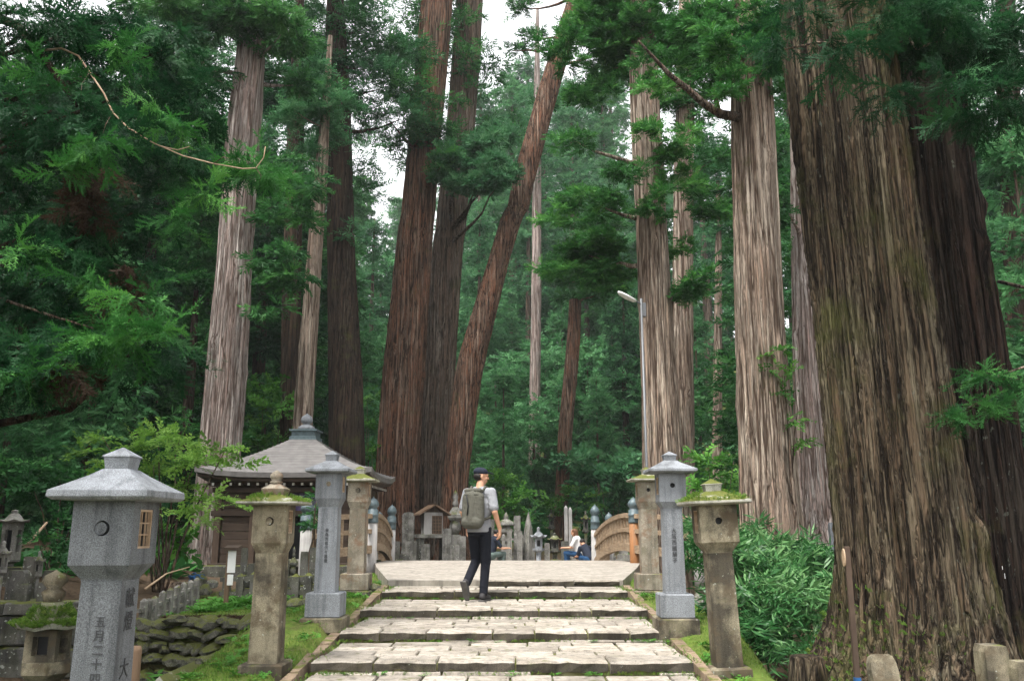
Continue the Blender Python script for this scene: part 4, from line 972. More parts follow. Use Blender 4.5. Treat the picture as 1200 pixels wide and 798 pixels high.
def path_lantern(label, px, py, Y, py_top, roof_w, post_m, roof_m, fr=(.02, .16, .655, .71, .86, .935), hwp=.117, hwb=.15, finial='cap', moon='round', block=True, tilt=0.0, front=None, side=None, rz=0.0, zb=None):
    p = at(px, py, Y) if zb is None else np.array(((px - 600) / 1000 * Y * .99, Y, zb)); top = at(px, py_top, Y)
    H = top[2] - p[2]
    r = empty('stone_lantern', tuple(p - (0, 0, .0)), 0, label, 'stone lantern', 'stone lanterns lining the steps', rot=(0, tilt, rz))
    f = [q * H for q in fr]; rw = roof_w / 2
    if block:
        MB().box((0, 0, f[0] / 2 - .06), (hwp * 4.0, hwp * 4.0, f[0] + .12), bev=.012).build('plinth', M['old_stone'], r)
        MB().box((0, 0, (f[0] + f[1]) / 2), (hwp * 3.3, hwp * 3.1, f[1] - f[0]), bev=.012).build('base_block', post_m, r)
        z0 = f[1]
    else:
        MB().box((0, 0, .0), (hwp * 3, hwp * 3, .16), bev=.015).build('plinth', M['old_stone'], r); z0 = .06
    mb = MB(); pr = [(hwp * 1.02, z0), (hwp, z0 + .02)]
    for k in range(1, 9): pr.append((hwp * (1 - .06 * k / 8), z0 + (f[2] - z0) * k / 8))
    mb.sq(pr); po = mb.build('post', post_m, r, bevel=.004)
    fb = MB()
    fb.sq([(hwp * .94, f[2]), (hwp * .96, f[2] + .01), (hwb, f[3] - .003), (hwb, f[3])])
    h = (f[4] - f[3]) / 2; zc = f[3] + h
    for (N, U) in (((0, -1, 0), (1, 0, 0)), ((0, 1, 0), (-1, 0, 0))):
        ring_hole(fb, Vector(N) * hwb + Vector((0, 0, zc)), U, (0, 0, 1), N, hwb, h, ('round', hwb * (.25 if moon == 'crescent' else .19), h * .12), .05)
    for (N, U) in (((1, 0, 0), (0, 1, 0)), ((-1, 0, 0), (0, -1, 0))):
        ring_hole(fb, Vector(N) * hwb + Vector((0, 0, zc)), U, (0, 0, 1), N, hwb, h, ('rect', hwb * .5, h * .62, h * .1), .035)
    fbo = fb.build('fire_box', [post_m, M['black']], r)
    if moon == 'crescent':
        MB().lathe([(hwb * .215, 0), (hwb * .205, .035)], n=20, smooth=False).build('moon_disc', post_m, fbo, (-hwb * .075, -hwb + .045, zc + h * .12), rot=(R(90), 0, 0))
    if moon == 'emblem':
        MB().lathe([(hwb * .19, 0), (hwb * .17, .02)], n=20, smooth=False).build('moon_disc', M['old_stone_pale'], fbo, (0, -hwb + .016, zc + h * .12), rot=(R(90), 0, 0))
    for sx in (-1, 1):
        w = MB(); ww, hh, x = hwb * .5, h * .62, sx * (hwb - .014); zz = zc + h * .1; b = .012
        for s in (-1, 1):
            w.box((x, s * (ww - b / 2), zz), (.022, b, hh * 2)); w.box((x, 0, zz + s * (hh - b / 2)), (.021, ww * 2 - 2 * b, b))
        for k in (-.33, .33): w.box((x - sx * .002, k * ww, zz), (.008, .008, hh * 2 - 2 * b))
        for k in (-.3, .3): w.box((x - sx * .002, 0, zz + k * hh), (.0065, ww * 2 - 2 * b, .008))
        w.build('window_lattice', M['pale_wood'], fbo)
    e0, e1 = f[4], f[5]
    th = (e1 - e0) * .3
    rf = MB(); rf.sq([(hwb * 1.02, e0 - .004), (rw * .93, e0 + .002), (rw, e0 + th * .35), (rw * .99, e0 + th), (rw * .72, e0 + th + (e1 - e0 - th) * .34), (rw * .45, e0 + th + (e1 - e0 - th) * .70), (rw * .27, e1)])
    if roof_m in (M['moss_roof'],):
        pass
    rfo = rf.build('roof', roof_m, r, bevel=.004)
    cp = MB(); hc = H - e1
    if finial == 'cap':
        cp.sq([(rw * .235, e1 - .002), (rw * .27, e1 + hc * .52), (rw * .295, e1 + hc * .54), (rw * .29, e1 + hc * .60), (.004, H)])
    else:
        cp.sq([(rw * .30, e1 - .03), (rw * .37, e1 + hc * .16), (rw * .38, e1 + hc * .22), (rw * .16, e1 + hc * .42)])
        cp.lathe([(rw * .15, e1 + hc * .40), (rw * .22, e1 + hc * .50), (rw * .15, e1 + hc * .58), (rw * .2, e1 + hc * .66), (rw * .22, e1 + hc * .8), (rw * .13, e1 + hc * .92), (.005, H)], n=14)
    cp.build('cap', roof_m if finial == 'cap' else M['old_stone_pale'], r)
    if front: text_obj(front[0], front[1], M['ink'], po, (front[3] if len(front) > 3 else 0, -hwp * 1.0 - .0005, front[2] * H), (R(90), 0, 0), ls=1.12)
    if side: text_obj(side[0], side[1], M['ink'], po, (hwp * 1.0 + .0005, 0, side[2] * H), (R(90), 0, R(90)), ls=1.1)
    if roof_m is M['moss_roof'] or finial != 'cap':
        # cushions of moss on the roof
        rg = np.random.default_rng(int(px)); P = []; D = []
        for _ in range(900):
            a, b = rg.uniform(-1, 1, 2); m = max(abs(a), abs(b))
            if m < .3 or math.sin(a * 5 + px) + math.sin(b * 6 - px) + rg.normal(0, .5) < .1: continue
            zz = e0 + th + (e1 - e0 - th) * np.interp(m, (.27, .45, .72, 1), (1, .7, .34, 0))
            P.append((a * rw, b * rw, zz - .005)); D.append((a, b, 1.2))
        n = len(P)
        V, F, T = scatter('leaf', P, D, rg.uniform(.02, .045, n), np.clip(rg.normal(.5, .2, n), 0, 1), rg, 1.0)
        mo = link(bpy.data.objects.new('moss', np_mesh('moss', V, F, M['grass'], {'tint': T})), r); mo['kind'] = 'stuff'
    return r

path_lantern('largest nearest grey granite lantern on the left, with crescent opening and carved characters', 142, 930, 5.05, 524.5, .56, M['granite_dark'], M['granite'], (.02, .13, .60, .648, .835, .932), hwp=.122, hwb=.172, moon='crescent', zb=-.64,
             front=('五月二十四日', .066, .50, .02), side=('献燈 大', .115, .575))
path_lantern('brown weathered lantern with mossy roof and onion finial, second on the left', 311, 786, 8.0, 551, .56, M['old_stone'], M['moss_roof'], (.0, .0, .577, .63, .82, .875), hwp=.127, hwb=.153, finial='ball', moon='crescent', block=False)
path_lantern('clean grey granite lantern on a square block, left side, before the small hall', 381, 726, 9.85, 528, .50, M['granite'], M['granite'], moon='emblem', hwp=.115, hwb=.145, front=('奉為先祖代々菩提', .042, .53))
path_lantern('yellowish weathered lantern farthest back on the left, beside the bridge post', 417, 694, 12.9, 546, .52, M['old_stone_pale'], M['old_roof'], (.02, .15, .655, .71, .87, .935), hwp=.122, hwb=.15, moon='crescent')
path_lantern('tilted ochre lantern with moss on its roof, nearest on the right', 853, 790, 8.45, 561, .60, M['old_stone'], M['moss_roof'], (.0, .0, .613, .67, .862, .934), hwp=.124, hwb=.18, block=False, tilt=R(-2.2))
path_lantern('grey granite lantern on two stacked blocks with a carved line, right side', 792, 738, 9.6, 529, .52, M['granite'], M['granite'], (.07, .20, .667, .71, .872, .946), hwp=.108, hwb=.145, front=('大阪西國勝子', .056, .56))
path_lantern('mottled brown lantern farthest back on the right, by the bridge post', 762, 694, 12.6, 547, .53, M['old_stone_pale'], M['old_roof'], (.02, .15, .655, .72, .88, .94), hwp=.122, hwb=.15)

# ------------------------------------------------------------------ bridge
br = empty('bridge', (-.2, 22, -.3), 0, 'arched bridge with bowed timber railings and dark capped posts', 'bridge')
bo = np.array(br.location)
def bridge_post(x, y, z0, ztop, mat, w=.115):
    h = ztop - z0; c = (x - bo[0], y - bo[1], z0 - bo[2])
    zc = h * .62
    mb = MB(); mb.lathe([(w, -.35), (w, .02), (w * .98, zc)], c, 14); p = mb.build('post', mat, br)
    k = h - zc; m2 = MB()
    m2.lathe([(w * 1.06, zc - .03), (w * 1.1, zc), (w * 1.06, zc + k * .05), (w * 1.05, zc + k * .22), (w * 1.14, zc + k * .24), (w * 1.14, zc + k * .29), (w * 1.03, zc + k * .31), (w * 1.03, zc + k * .46), (w * .8, zc + k * .50), (w * .78, zc + k * .55), (w * 1.08, zc + k * .62), (w * 1.14, zc + k * .70), (w * .98, zc + k * .80), (w * .55, zc + k * .90), (w * .12, zc + k * .95), (.004, h)], c, 18)
    m2.build('post_cap', M['copper'], p)
xl0, xr0, xl1, xr1 = -3.13, 2.74, -3.42, 2.36
bridge_post(xl0, 19.6, 0, 1.46, M['grey_wood']); bridge_post(xr0, 19.6, 0, 1.46, M['rust_wood'])
bridge_post(xl1, 24.8, -.35, 1.43, M['grey_wood'], .12); bridge_post(xr1, 24.8, -.35, 1.43, M['grey_wood'], .12)
bridge_post(-4.1, 27.0, -.5, 1.28, M['grey_wood']); bridge_post(3.0, 27.0, -.5, 1.25, M['grey_wood'])
bridge_post(-4.0, 17.0, -.1, 1.3, M['grey_wood']); bridge_post(3.62, 17.0, -.1, 1.3, M['grey_wood'])
RC = [(19.6, 1.03), (20.4, 1.06), (21.2, 1.04), (22.0, .99), (22.8, .91), (23.5, .81), (24.2, .68), (24.8, .54)]
def rail_run(pts, drop):
    for (dz, hw_, hh, nm) in ((0, .055, .05, 'handrail'), (-.33, .045, .045, 'middle_rail'), (-.72, .06, .085, 'base_beam')):
        rr = []
        for (x, y, z) in pts:
            zz = z + dz * drop
            rr.append([(x - hw_ - bo[0], y - bo[1], zz - hh - bo[2]), (x + hw_ - bo[0], y - bo[1], zz - hh - bo[2]), (x + hw_ - bo[0], y - bo[1], zz + hh - bo[2]), (x - hw_ - bo[0], y - bo[1], zz + hh - bo[2])])
        mb = MB(); mb.rings(rr, smooth=False); mb.build(nm, M['rail_wood'], br)
    P = np.array(pts); d = np.concatenate([[0], np.cumsum(np.linalg.norm(np.diff(P, axis=0), axis=1))])
    for s in np.arange(.3, d[-1] - .1, .36):
        x, y, z = (np.interp(s, d, P[:, i]) for i in range(3))
        MB().box((x - bo[0], y - bo[1], z - .36 * drop - bo[2]), (.06, .07, .72 * drop)).build('baluster', M['rail_wood'], br)
for (x0, x1) in ((xl0, xl1), (xr0, xr1)):
    rail_run([(np.interp(y, (19.6, 24.8), (x0, x1)), y, z) for y, z in RC], 1.0)
rail_run([(-4.0, 17.0, .92), (-3.6, 18.2, .99), (xl0, 19.6, 1.03)], 1.0); rail_run([(3.62, 17.0, .92), (3.2, 18.2, .99), (xr0, 19.6, 1.03)], 1.0)
rail_run([(xl1, 24.8, .5), (-4.1, 27, .35)], .95); rail_run([(xr1, 24.8, .5), (3.0, 27, .35)], .95)

# ------------------------------------------------------------------ small hall with the pyramid roof
hxc = -5.12; hw_ = 1.98; hY = 19.25 + hw_
hall = empty('hall', (hxc, hY, -.34), 0, 'small brown wooden hall with a grey pyramid roof and ball finial', 'temple hall')
he, ha = at(350, 554, 19.25)[2] + .34, at(350, 513, hY - .35)[2] + .34
roof = MB(); n_c = 22; prev = None
def eave_pts(t, z, drop=0):
    """one course ring: t 0 at the eave, 1 at the apex; corners lift towards the eave"""
    w = hw_ * (1 - t) + .26 * t; pts = []
    for s in range(4):
        for k in range(8):
            a = -1 + 2 * k / 8; x, y = a * w, -w
            lift = .13 * abs(a) ** 3.2 * (1 - t) ** 3
            c, sn = [(1, 0), (0, 1), (-1, 0), (0, -1)][s]
            pts.append((c * x - sn * y, sn * x + c * y, z + lift))
    return pts
rings = []
for k in range(n_c + 1):
    t = k / n_c; z = he + (ha - he) * (t ** 1.22) + .10 * math.sin(t * math.pi) * 0
    rings.append(eave_pts(t, z + .012)); 
    if k < n_c: rings.append(eave_pts(t + .9 / n_c, he + (ha - he) * ((t + .9 / n_c) ** 1.22) - .004))
rings = [eave_pts(.035, he - .12), eave_pts(0, he - .10)] + rings
roof.rings(rings, smooth=False)
ro = roof.build('roof', M['roof_sheet'], hall)
eb = MB(); eb.rings([eave_pts(.3, he - .30), eave_pts(.3, he - .28), eave_pts(.035, he - .18), eave_pts(.03, he - .125)], smooth=False); eb.build('eave_board', M['dark_wood'], hall)
for s in range(4):
    for k in range(17):
        a = -.9 + 1.8 * k / 16; c, sn = [(1, 0), (0, 1), (-1, 0), (0, -1)][s]; w = hw_ * .90
        x, y = a * w, -w + .30
        mb = MB(); mb.box((0, 0, 0), (.055, .62, .06), mi=0); mb.box((0, -.314, 0), (.05, .008, .055), mi=1)
        mb.build('rafter', [M['dark_wood'], M['rafter_end']], hall, (c * x - sn * y, sn * x + c * y, he - .235), rz=[0, R(90), R(180), R(270)][s])
fin = MB(); fin.sq([(.33, ha - .05), (.33, ha + .04), (.29, ha + .05), (.29, ha + .17), (.34, ha + .18), (.34, ha + .22), (.02, ha + .24)]); fin.build('finial_base', M['copper'], ro)
fin = MB(); fin.lathe([(.22, ha + .22), (.2, ha + .30), (.1, ha + .36), (.07, ha + .38), (.13, ha + .41), (.15, ha + .48), (.12, ha + .56), (.03, ha + .62), (.004, ha + .65)], n=18); fin.build('finial_ball', M['granite'], ro)
bw = 1.52    # body half width
def wall_planks(s, skip=None):
    c, sn = [(1, 0), (0, 1), (-1, 0), (0, -1)][s]
    z = .32; k = 0
    while z < he - .25:
        h = random.uniform(.15, .2)
        h = min(h, he - .22 - z)
        segs = [(-bw + .09, bw - .09)] if skip is None else [(-bw + .09, skip[0]), (skip[1], bw - .09)]
        for (a, b) in segs:
            x, y = (a + b) / 2, -bw + random.uniform(-.006, .006)
            MB().box((0, 0, 0), (b - a - .004, .05, h - .008), bev=.005).build('plank', M['dark_wood'], hall, (c * x - sn * y, sn * x + c * y, z + h / 2), rz=[0, R(90), R(180), R(270)][s])
        z += h
wall_planks(0, (-.05, .9)); wall_planks(1); wall_planks(2); wall_planks(3)
for x in (-bw, -.72, -.10, .95, bw):
    MB().box((x, -bw - .01, he / 2 - .05), (.14, .14, he - .18), bev=.01).build('pillar', M['dark_wood_v'], hall)
for x in (-bw, bw): MB().box((x, bw + .01, he / 2 - .05), (.14, .14, he - .18), bev=.01).build('pillar', M['dark_wood_v'], hall)
for z in (.28, he * .62, he - .36): MB().box((0, -bw - .035, z), (bw * 2 + .3, .11, .12), bev=.008).build('cross_beam', M['dark_wood'], hall)
MB().box((.42, -bw + .3, he / 2), (1.1, .04, he - .3)).build('doorway_shade', M['black'], hall)  # black sheet behind the door opening, shade of the interior as colour
cu = MB(); rr = []
for k in range(25): rr.append((-.04 + k * .038, -bw + .06 + .02 * math.sin(k * 1.3)))
cu.add([(x, y, he - .42) for x, y in rr] + [(x, y, he - .95) for x, y in rr], [[i, i + 1, 26 + i, 25 + i] for i in range(24)], 0, True)
cu.build('curtain', m_plain('curtain', (.10, .075, .16), .8), hall)
MB().box((0, 0, .13), (bw * 2 + .4, bw * 2 + .4, .34), bev=.02).build('stone_base', M['grave_dark'], hall)
MB().box((.47, -bw - .35, .36), (1.3, .5, .14), bev=.01).build('doorstep', M['grave'], hall)

# ------------------------------------------------------------------ street lamp
lp = at(761, 640, 17.5); lz = G(lp[0], 17.5)
lamp = empty('street_lamp', (lp[0], 17.5, lz), 0, 'slim grey street lamp pole with a flat white head among the trees', 'street lamp')
tz = at(761, 350, 17.5)[2] - lz
MB().lathe([(.034, -.3), (.03, 1.0), (.026, tz)], n=12).build('pole', M['steel'], lamp)
MB().box((.055, 0, tz - .25), (.07, .1, .3), bev=.01).build('control_box', M['steel'], lamp)
MB().tube([(0, 0, tz - .12), (-.1, -.02, tz - .07), (-.2, -.05, tz - .02)], .02, 8).build('arm', M['steel'], lamp)
hd = MB(); hd.rings([[(x, wd * math.cos(a), -hh * .5 + hh * math.sin(a)) for a in np.linspace(0, 2 * math.pi, 12, endpoint=False)] for x, wd, hh in ((.02, .03, .02), (-.02, .07, .035), (-.2, .10, .045), (-.36, .08, .035), (-.42, .03, .015))])
hd.build('lamp_head', M['lamp'], lamp, (-.13, -.04, tz - .05), rot=(0, R(24), R(15)))

# ------------------------------------------------------------------ stones of the cemetery
def rock_mesh(seed, sub=2, amp=.18, flat=.75):
    bm = bmesh.new(); bmesh.ops.create_icosphere(bm, subdivisions=sub, radius=1.0); rg = np.random.default_rng(seed); k = rg.uniform(0, 6, 6)
    for v in bm.verts:
        c = v.co; d = math.sin(2.3 * c.x + k[0]) * math.sin(2.1 * c.y + k[1]) + .6 * math.sin(4.7 * c.z + 3.1 * c.x + k[2]) + .4 * math.sin(6.3 * c.y - 5 * c.x + k[3])
        v.co = c * (1 + amp * d); v.co.z *= flat
        if v.co.z < -.4: v.co.z = -.4
    me = bpy.data.meshes.new('rock'); bm.to_mesh(me); bm.free(); me.materials.append(M['mossy_rock']); 
    return me
ROCK = [rock_mesh(i) for i in range(6)]
ROCK2 = []
for i in range(3):
    m_ = ROCK[i].copy(); m_.materials.clear(); m_.materials.append(M['grave']); ROCK2.append(m_)

def gpos(px, Y): return ((px - 600) / 1000.0 * Y * 1.005, Y)
def height_at(px, py, Y, x, y): return at(px, py, Y)[2] - G(x, y)
def stone_base(px, py_top, Y, name, label, cat, group=None, zb=None, rz=0.0):
    p = at(px, py_top, Y); z = G(p[0], Y) if zb is None else zb
    r = empty(name, (p[0], Y, z), rz, label, cat, group); return r, p[2] - z
def slab_grave(px, py_top, Y, wpx, label, mat='grave', group=None, round_top=True, steps=2, thick=.6, zb=None, rz=0.0):
    r, H = stone_base(px, py_top, Y, 'gravestone', label, 'gravestone', group, zb, rz); w = wpx * msc(py_top, Y); z = -.1
    for k in range(steps):
        h = .16 + (.1 if k == 0 else .0); s = w * (1.7 - .35 * k)
        MB().box((0, 0, z + h / 2), (s, s * .8, h), bev=.015, jit=.004).build('plinth', M[mat], r); z += h
    mb = MB(); t = w * thick; n = 8
    pr = [(-w / 2, z), (w / 2, z)]
    if round_top:
        hh = H - w * .22; pr += [(w / 2 * math.cos(a), hh + w * .22 * math.sin(a)) for a in np.linspace(0, math.pi, n)]
    else: pr += [(w / 2, H - .04), (w * .42, H), (-w * .42, H), (-w / 2, H - .04)]
    N = len(pr); mb.add([(x, -t / 2, zz) for x, zz in pr] + [(x, t / 2, zz) for x, zz in pr], [list(range(N)), [N + i for i in range(N)][::-1]] + [[i, N + i, N + (i + 1) % N, (i + 1) % N] for i in range(N)])
    mb.build('slab', M[mat], r); return r
def gorinto(px, py_top, Y, wpx, label, mat='grave', group=None, zb=None):
    r, H = stone_base(px, py_top, Y, 'stone_stupa', label, 'stone stupa', group, zb); w = wpx * msc(py_top, Y)
    MB().box((0, 0, H * .02), (w * 1.25, w * 1.25, H * .16), bev=.01).build('plinth', M[mat], r)
    MB().box((0, 0, H * .24), (w * .95, w * .95, H * .28), bev=.012).build('cube', M[mat], r)
    MB().lathe([(w * .25, H * .38), (w * .46, H * .44), (w * .48, H * .50), (w * .34, H * .58)], n=16).build('sphere', M[mat], r)
    MB().sq([(w * .40, H * .575), (w * .58, H * .61), (w * .60, H * .655), (w * .22, H * .76)]).build('roof', M[mat], r)
    MB().lathe([(w * .2, H * .755), (w * .27, H * .80), (w * .22, H * .84), (w * .16, H * .85), (w * .25, H * .90), (w * .18, H * .95), (.004, H)], n=14).build('jewel', M[mat], r)
    return r
def small_lantern(px, py_top, Y, wpx, label, mat='grave', group=None, zb=None, roof=None, frac=(.10, .52, .60, .80, .90), jw=1.0):
    r, H = stone_base(px, py_top, Y, 'grave_lantern', label, 'stone lantern', group, zb); w = wpx * msc(py_top, Y); a, b, c, d, e = frac
    MB().lathe([(w * .42, -.1), (w * .42, H * a * .6), (w * .22, H * a)], n=6, smooth=False).build('base', M[mat], r)
    MB().lathe([(w * .17, H * a - .005), (w * .15, H * (a + b) / 2), (w * .17, H * b)], n=12).build('post', M[mat], r)
    MB().lathe([(w * .18, H * b - .004), (w * .38, H * (b + c) / 2), (w * .38, H * c)], n=6, smooth=False).build('platform', M[mat], r)
    fb = MB(); hwb = w * .24; h = H * (d - c) / 2; zc = H * (c + d) / 2
    for N, U in (((0, -1, 0), (1, 0, 0)), ((0, 1, 0), (-1, 0, 0)), ((1, 0, 0), (0, 1, 0)), ((-1, 0, 0), (0, -1, 0))):
        ring_hole(fb, Vector(N) * hwb + Vector((0, 0, zc)), U, (0, 0, 1), N, hwb, h, ('rect', hwb * .5, h * .6, 0), hwb * .6)
    fb.build('fire_box', [M[mat], M['black']], r)
    rf = MB(); rr = []
    for t, z, lf in ((.2, d - .002, 0), (.92, d + .0, .02), (1, d + .02, .035), (.62, d + .045, .0), (.3, e, 0), (.12, e + .005, 0)):
        rr.append([((t * w / 2) * (1.12 if k % 2 == 0 else .97) * math.cos(k * math.pi / 6), (t * w / 2) * (1.12 if k % 2 == 0 else .97) * math.sin(k * math.pi / 6), H * (z + (lf if k % 2 == 0 else 0))) for k in range(12)])
    rf.rings(rr, smooth=False); rf.build('roof', M[roof or mat], r)
    MB().lathe([(w * .08 * jw, H * e - .02), (w * .12 * jw, H * (e + (1 - e) * .3)), (w * .07 * jw, H * (e + (1 - e) * .42)), (w * .125 * jw, H * (e + (1 - e) * .62)), (w * .10 * jw, H * (e + (1 - e) * .82)), (w * .03, H * (e + (1 - e) * .95)), (.003, H)], n=12).build('jewel', M[mat], r)
    return r
def paling(label, pts, mat='grave', ph=.6, w=.1, rails=True, group=None, sp=.22, rail_z=(.2, .42)):
    """row of square stone pales from point to point; each pale a part"""
    x0, y0 = pts[0]; r = empty('stone_fence', (x0, y0, G(x0, y0)), 0, label, 'stone fence', group); b = r.location
    for (xa, ya), (xb, yb) in zip(pts[:-1], pts[1:]):
        L = math.hypot(xb - xa, yb - ya); n = max(2, int(L / sp)); ang = math.atan2(yb - ya, xb - xa)
        za, zb_ = G(xa, ya), G(xb, yb)
        for k in range(n):
            t = (k + .5) / n; x, y = xa + (xb - xa) * t, ya + (yb - ya) * t; z = za + (zb_ - za) * t
            h = ph * random.uniform(.95, 1.04); mb = MB(); mb.sq([(w / 2, -.2), (w / 2, h - w * .4), (w * .12, h)], (0, 0, 0))
            mb.build('pale', M[mat], r, (x - b[0], y - b[1], z - b[2]), rz=ang)
        if rails:
            for q in rail_z:
                MB().box(((xa + xb) / 2 - b[0], (ya + yb) / 2 - b[1], (za + zb_) / 2 + q - b[2]), (L, w * .5, w * .6), rot=(0, -math.atan2(zb_ - za, L), ang)).build('rail', M[mat], r)
    return r
def lone_rock(px, py, Y, wpx, hpx, label, mesh=None, name='rock', zoff=0.0, group=None, cat='rock'):
    p = at(px, py, Y); w = wpx * msc(py, Y) / 2; h = hpx * msc(py, Y)
    o = inst(mesh or random.choice(ROCK), name, None, (p[0], Y, G(p[0], Y) + h * .35 + zoff), (0, 0, random.uniform(0, 6)), (w, w * .9, h))
    return tag(o, label, cat, group)

# beyond the bridge
slab_grave(479, 600, 31, 14, 'pale upright slab with rounded top at the foot of the red-brown trunk', thick=.5, steps=3)
slab_grave(482, 634, 29.5, 13, 'low grey block below the pale rounded slab', round_top=False, steps=1)
slab_grave(499, 637, 29.2, 10, 'small grey block between the low block and the wooden shrine', round_top=False, steps=1)
slab_grave(524, 619, 30, 10, 'square grey stone pillar right of the small wooden shrine', round_top=False, steps=1)
slab_grave(533, 638, 29, 11, 'low pale stone block at the right foot of the wooden shrine', round_top=False, steps=1)
slab_grave(541, 628, 29.6, 10, 'plain stone block partly behind the walking man', round_top=False, steps=1)
slab_grave(465, 634, 30.5, 8, 'short dark stone beside the left bridge post', 'grave_dark', round_top=False, steps=1)
gorinto(534, 574, 31.5, 14, 'five-tiered stone stupa rising behind the walking man')
g_ = gorinto(593, 600, 31, 13, 'stone monument with wide domed cap behind the stone fence')
MB().lathe([(.3, 1.30), (.32, 1.34), (.27, 1.44), (.12, 1.52), (.03, 1.56)], n=18).build('domed_cap', M['grave'], g_)
small_lantern(631, 617, 26.9, 18, 'light grey stone lantern with a wide flat roof right of the pointed rock', 'granite', frac=(.08, .55, .62, .80, .90))
small_lantern(686, 598, 35, 11, 'old narrow stone lantern under the dark shrubs near the right bridge post', 'grave_dark')
small_lantern(646, 596, 37, 11, 'distant grey stone lantern half hidden by leaves', 'grave_dark')
small_lantern(650, 624, 32, 17, 'squat mossy stone lantern with moss growing on its roof', 'grave_dark', roof='moss_roof', frac=(.1, .3, .4, .75, .9))
paling('weathered stone fence left of the pointed rock', [gpos(587, 29.5), gpos(614, 29.5)], ph=1.0, w=.11, sp=.17, rail_z=(.35, .85))
slab_grave(597, 622, 29.2, 6, 'stone gatepost at the left end of the weathered fence', round_top=False, steps=0, thick=1)
slab_grave(609, 622, 29.2, 6, 'stone gatepost at the right end of the weathered fence', round_top=False, steps=0, thick=1)
rk = lone_rock(619, 640, 29.8, 13, 30, 'tall pointed natural rock standing among the graves', ROCK2[0], 'pointed_rock')
bm = bmesh.new(); bm.from_mesh(ROCK2[0])
for v in bm.verts:
    t = (v.co.z + .4) / 1.2; k = max(.12, 1 - t * .85); v.co.x = v.co.x * k + .1 * t; v.co.y *= k
me_ = bpy.data.meshes.new('pointed_rock'); bm.to_mesh(me_); bm.free(); me_.materials.append(M['grave']); rk.data = me_
p = at(619, 596, 29.8); zz = G(p[0], 29.8); rk.location = (p[0], 29.8, zz + .4 * (p[2] - zz) / 1.15); rk.scale = (.33, .28, (p[2] - zz) / 1.15)
for i, (px, pt, Y, w, lb) in enumerate([(663, 592, 35, 4, 'taller of two grey wooden memorial posts under the shrubs'), (668, 594, 35, 4, 'shorter of two grey wooden memorial posts under the shrubs')]):
    p = at(px, pt, Y); z = G(p[0], Y); h = p[2] - z; wd = w * msc(pt, Y) / 2
    o = MB().sq([(wd, -.3), (wd, h - wd * 1.5), (.01, h)]).build('memorial_post', M['grey_wood'], None, (p[0], Y, z)); tag(o, lb, 'wooden post')
slab_grave(662, 634, 30, 9, 'low mossy stone beside the woman in white', 'grave_dark', round_top=False, steps=1)
slab_grave(671, 640, 29, 8, 'small pale stone block left of the woman in white', round_top=False, steps=1)
slab_grave(641, 636, 29.5, 6, 'narrow stone post between the two stone lanterns', round_top=False, steps=0)
slab_grave(606, 604, 33, 8, 'flat-topped grey gravestone behind the weathered fence', round_top=False)
slab_grave(575, 608, 33, 9, 'upright gravestone behind the crouching person in dark clothes', round_top=False)
slab_grave(730, 628, 31, 10, 'grey gravestone seen through the right bridge railing', round_top=False)
slab_grave(715, 636, 30, 9, 'low gravestone at the end of the right bridge railing', 'grave_dark')
slab_grave(447, 630, 31, 9, 'gravestone seen through the left bridge railing', round_top=False)
# small wooden shrine among the graves
p = at(506, 627, 30.3); zz = G(p[0], 30.3)
ws = empty('wooden_shrine', (p[0], 30.3, zz), R(18), 'tiny gabled wooden shrine with lattice doors on a stone table', 'shrine')
t0 = p[2] - zz; k_ = msc(600, 30.3)
MB().box((0, 0, t0 - .03), (36 * k_, .8, .12), bev=.01).build('stone_table', M['grave'], ws)
for x in (-.42, .42): MB().box((x, 0, t0 / 2 - .1), (.16, .6, t0), bev=.01).build('stone_leg', M['grave_dark'], ws)
bw2, bh = 22 * k_ / 2, 25 * k_
MB().box((0, .03, t0 + .03 + bh / 2), (bw2 * 2, .5, bh)).build('body', M['grey_wood'], ws)
MB().box((.12, -.225, t0 + .03 + bh * .45), (bw2 * 1.05, .02, bh * .8)).build('doorway', M['black'], ws)  # solid black panel behind the lattice, dark inside put into its colour
la = MB()
for i in range(7): la.box((.12 - bw2 * .5 + i * bw2 / 6, -.245, t0 + .03 + bh * .45), (.022, .02, bh * .8))
for i in range(6): la.box((.12, -.243, t0 + .06 + i * bh * .155), (bw2 * 1.05, .015, .02))
la.build('lattice_door', M['brown_wood'], ws)
rf = MB(); rw2 = 19 * k_
for s in (-1, 1):
    rf.add([(0, -.48, t0 + bh + .32), (0, .48, t0 + bh + .32), (s * rw2, .48, t0 + bh - .02), (s * rw2, -.48, t0 + bh - .02), (0, -.48, t0 + bh + .26), (0, .48, t0 + bh + .26), (s * rw2, .48, t0 + bh - .08), (s * rw2, -.48, t0 + bh - .08)],
           [[0, 3, 2, 1][::s], [4, 5, 6, 7][::s], [0, 4, 7, 3][::s], [1, 2, 6, 5][::s], [3, 7, 6, 2][::s]])
rfo = rf.build('roof', M['brown_wood'], ws)
MB().box((0, 0, t0 + bh + .33), (.1, 1.0, .07), bev=.01).build('ridge', M['dark_wood'], rfo)
MB().add([(-bw2, -.2, t0 + bh), (bw2, -.2, t0 + bh), (0, -.2, t0 + bh + .26), (-bw2, -.17, t0 + bh), (bw2, -.17, t0 + bh), (0, -.17, t0 + bh + .26)], [[0, 1, 2], [3, 5, 4], [0, 3, 4, 1], [1, 4, 5, 2], [2, 5, 3, 0]]).build('gable', M['dark_wood_v'], ws)

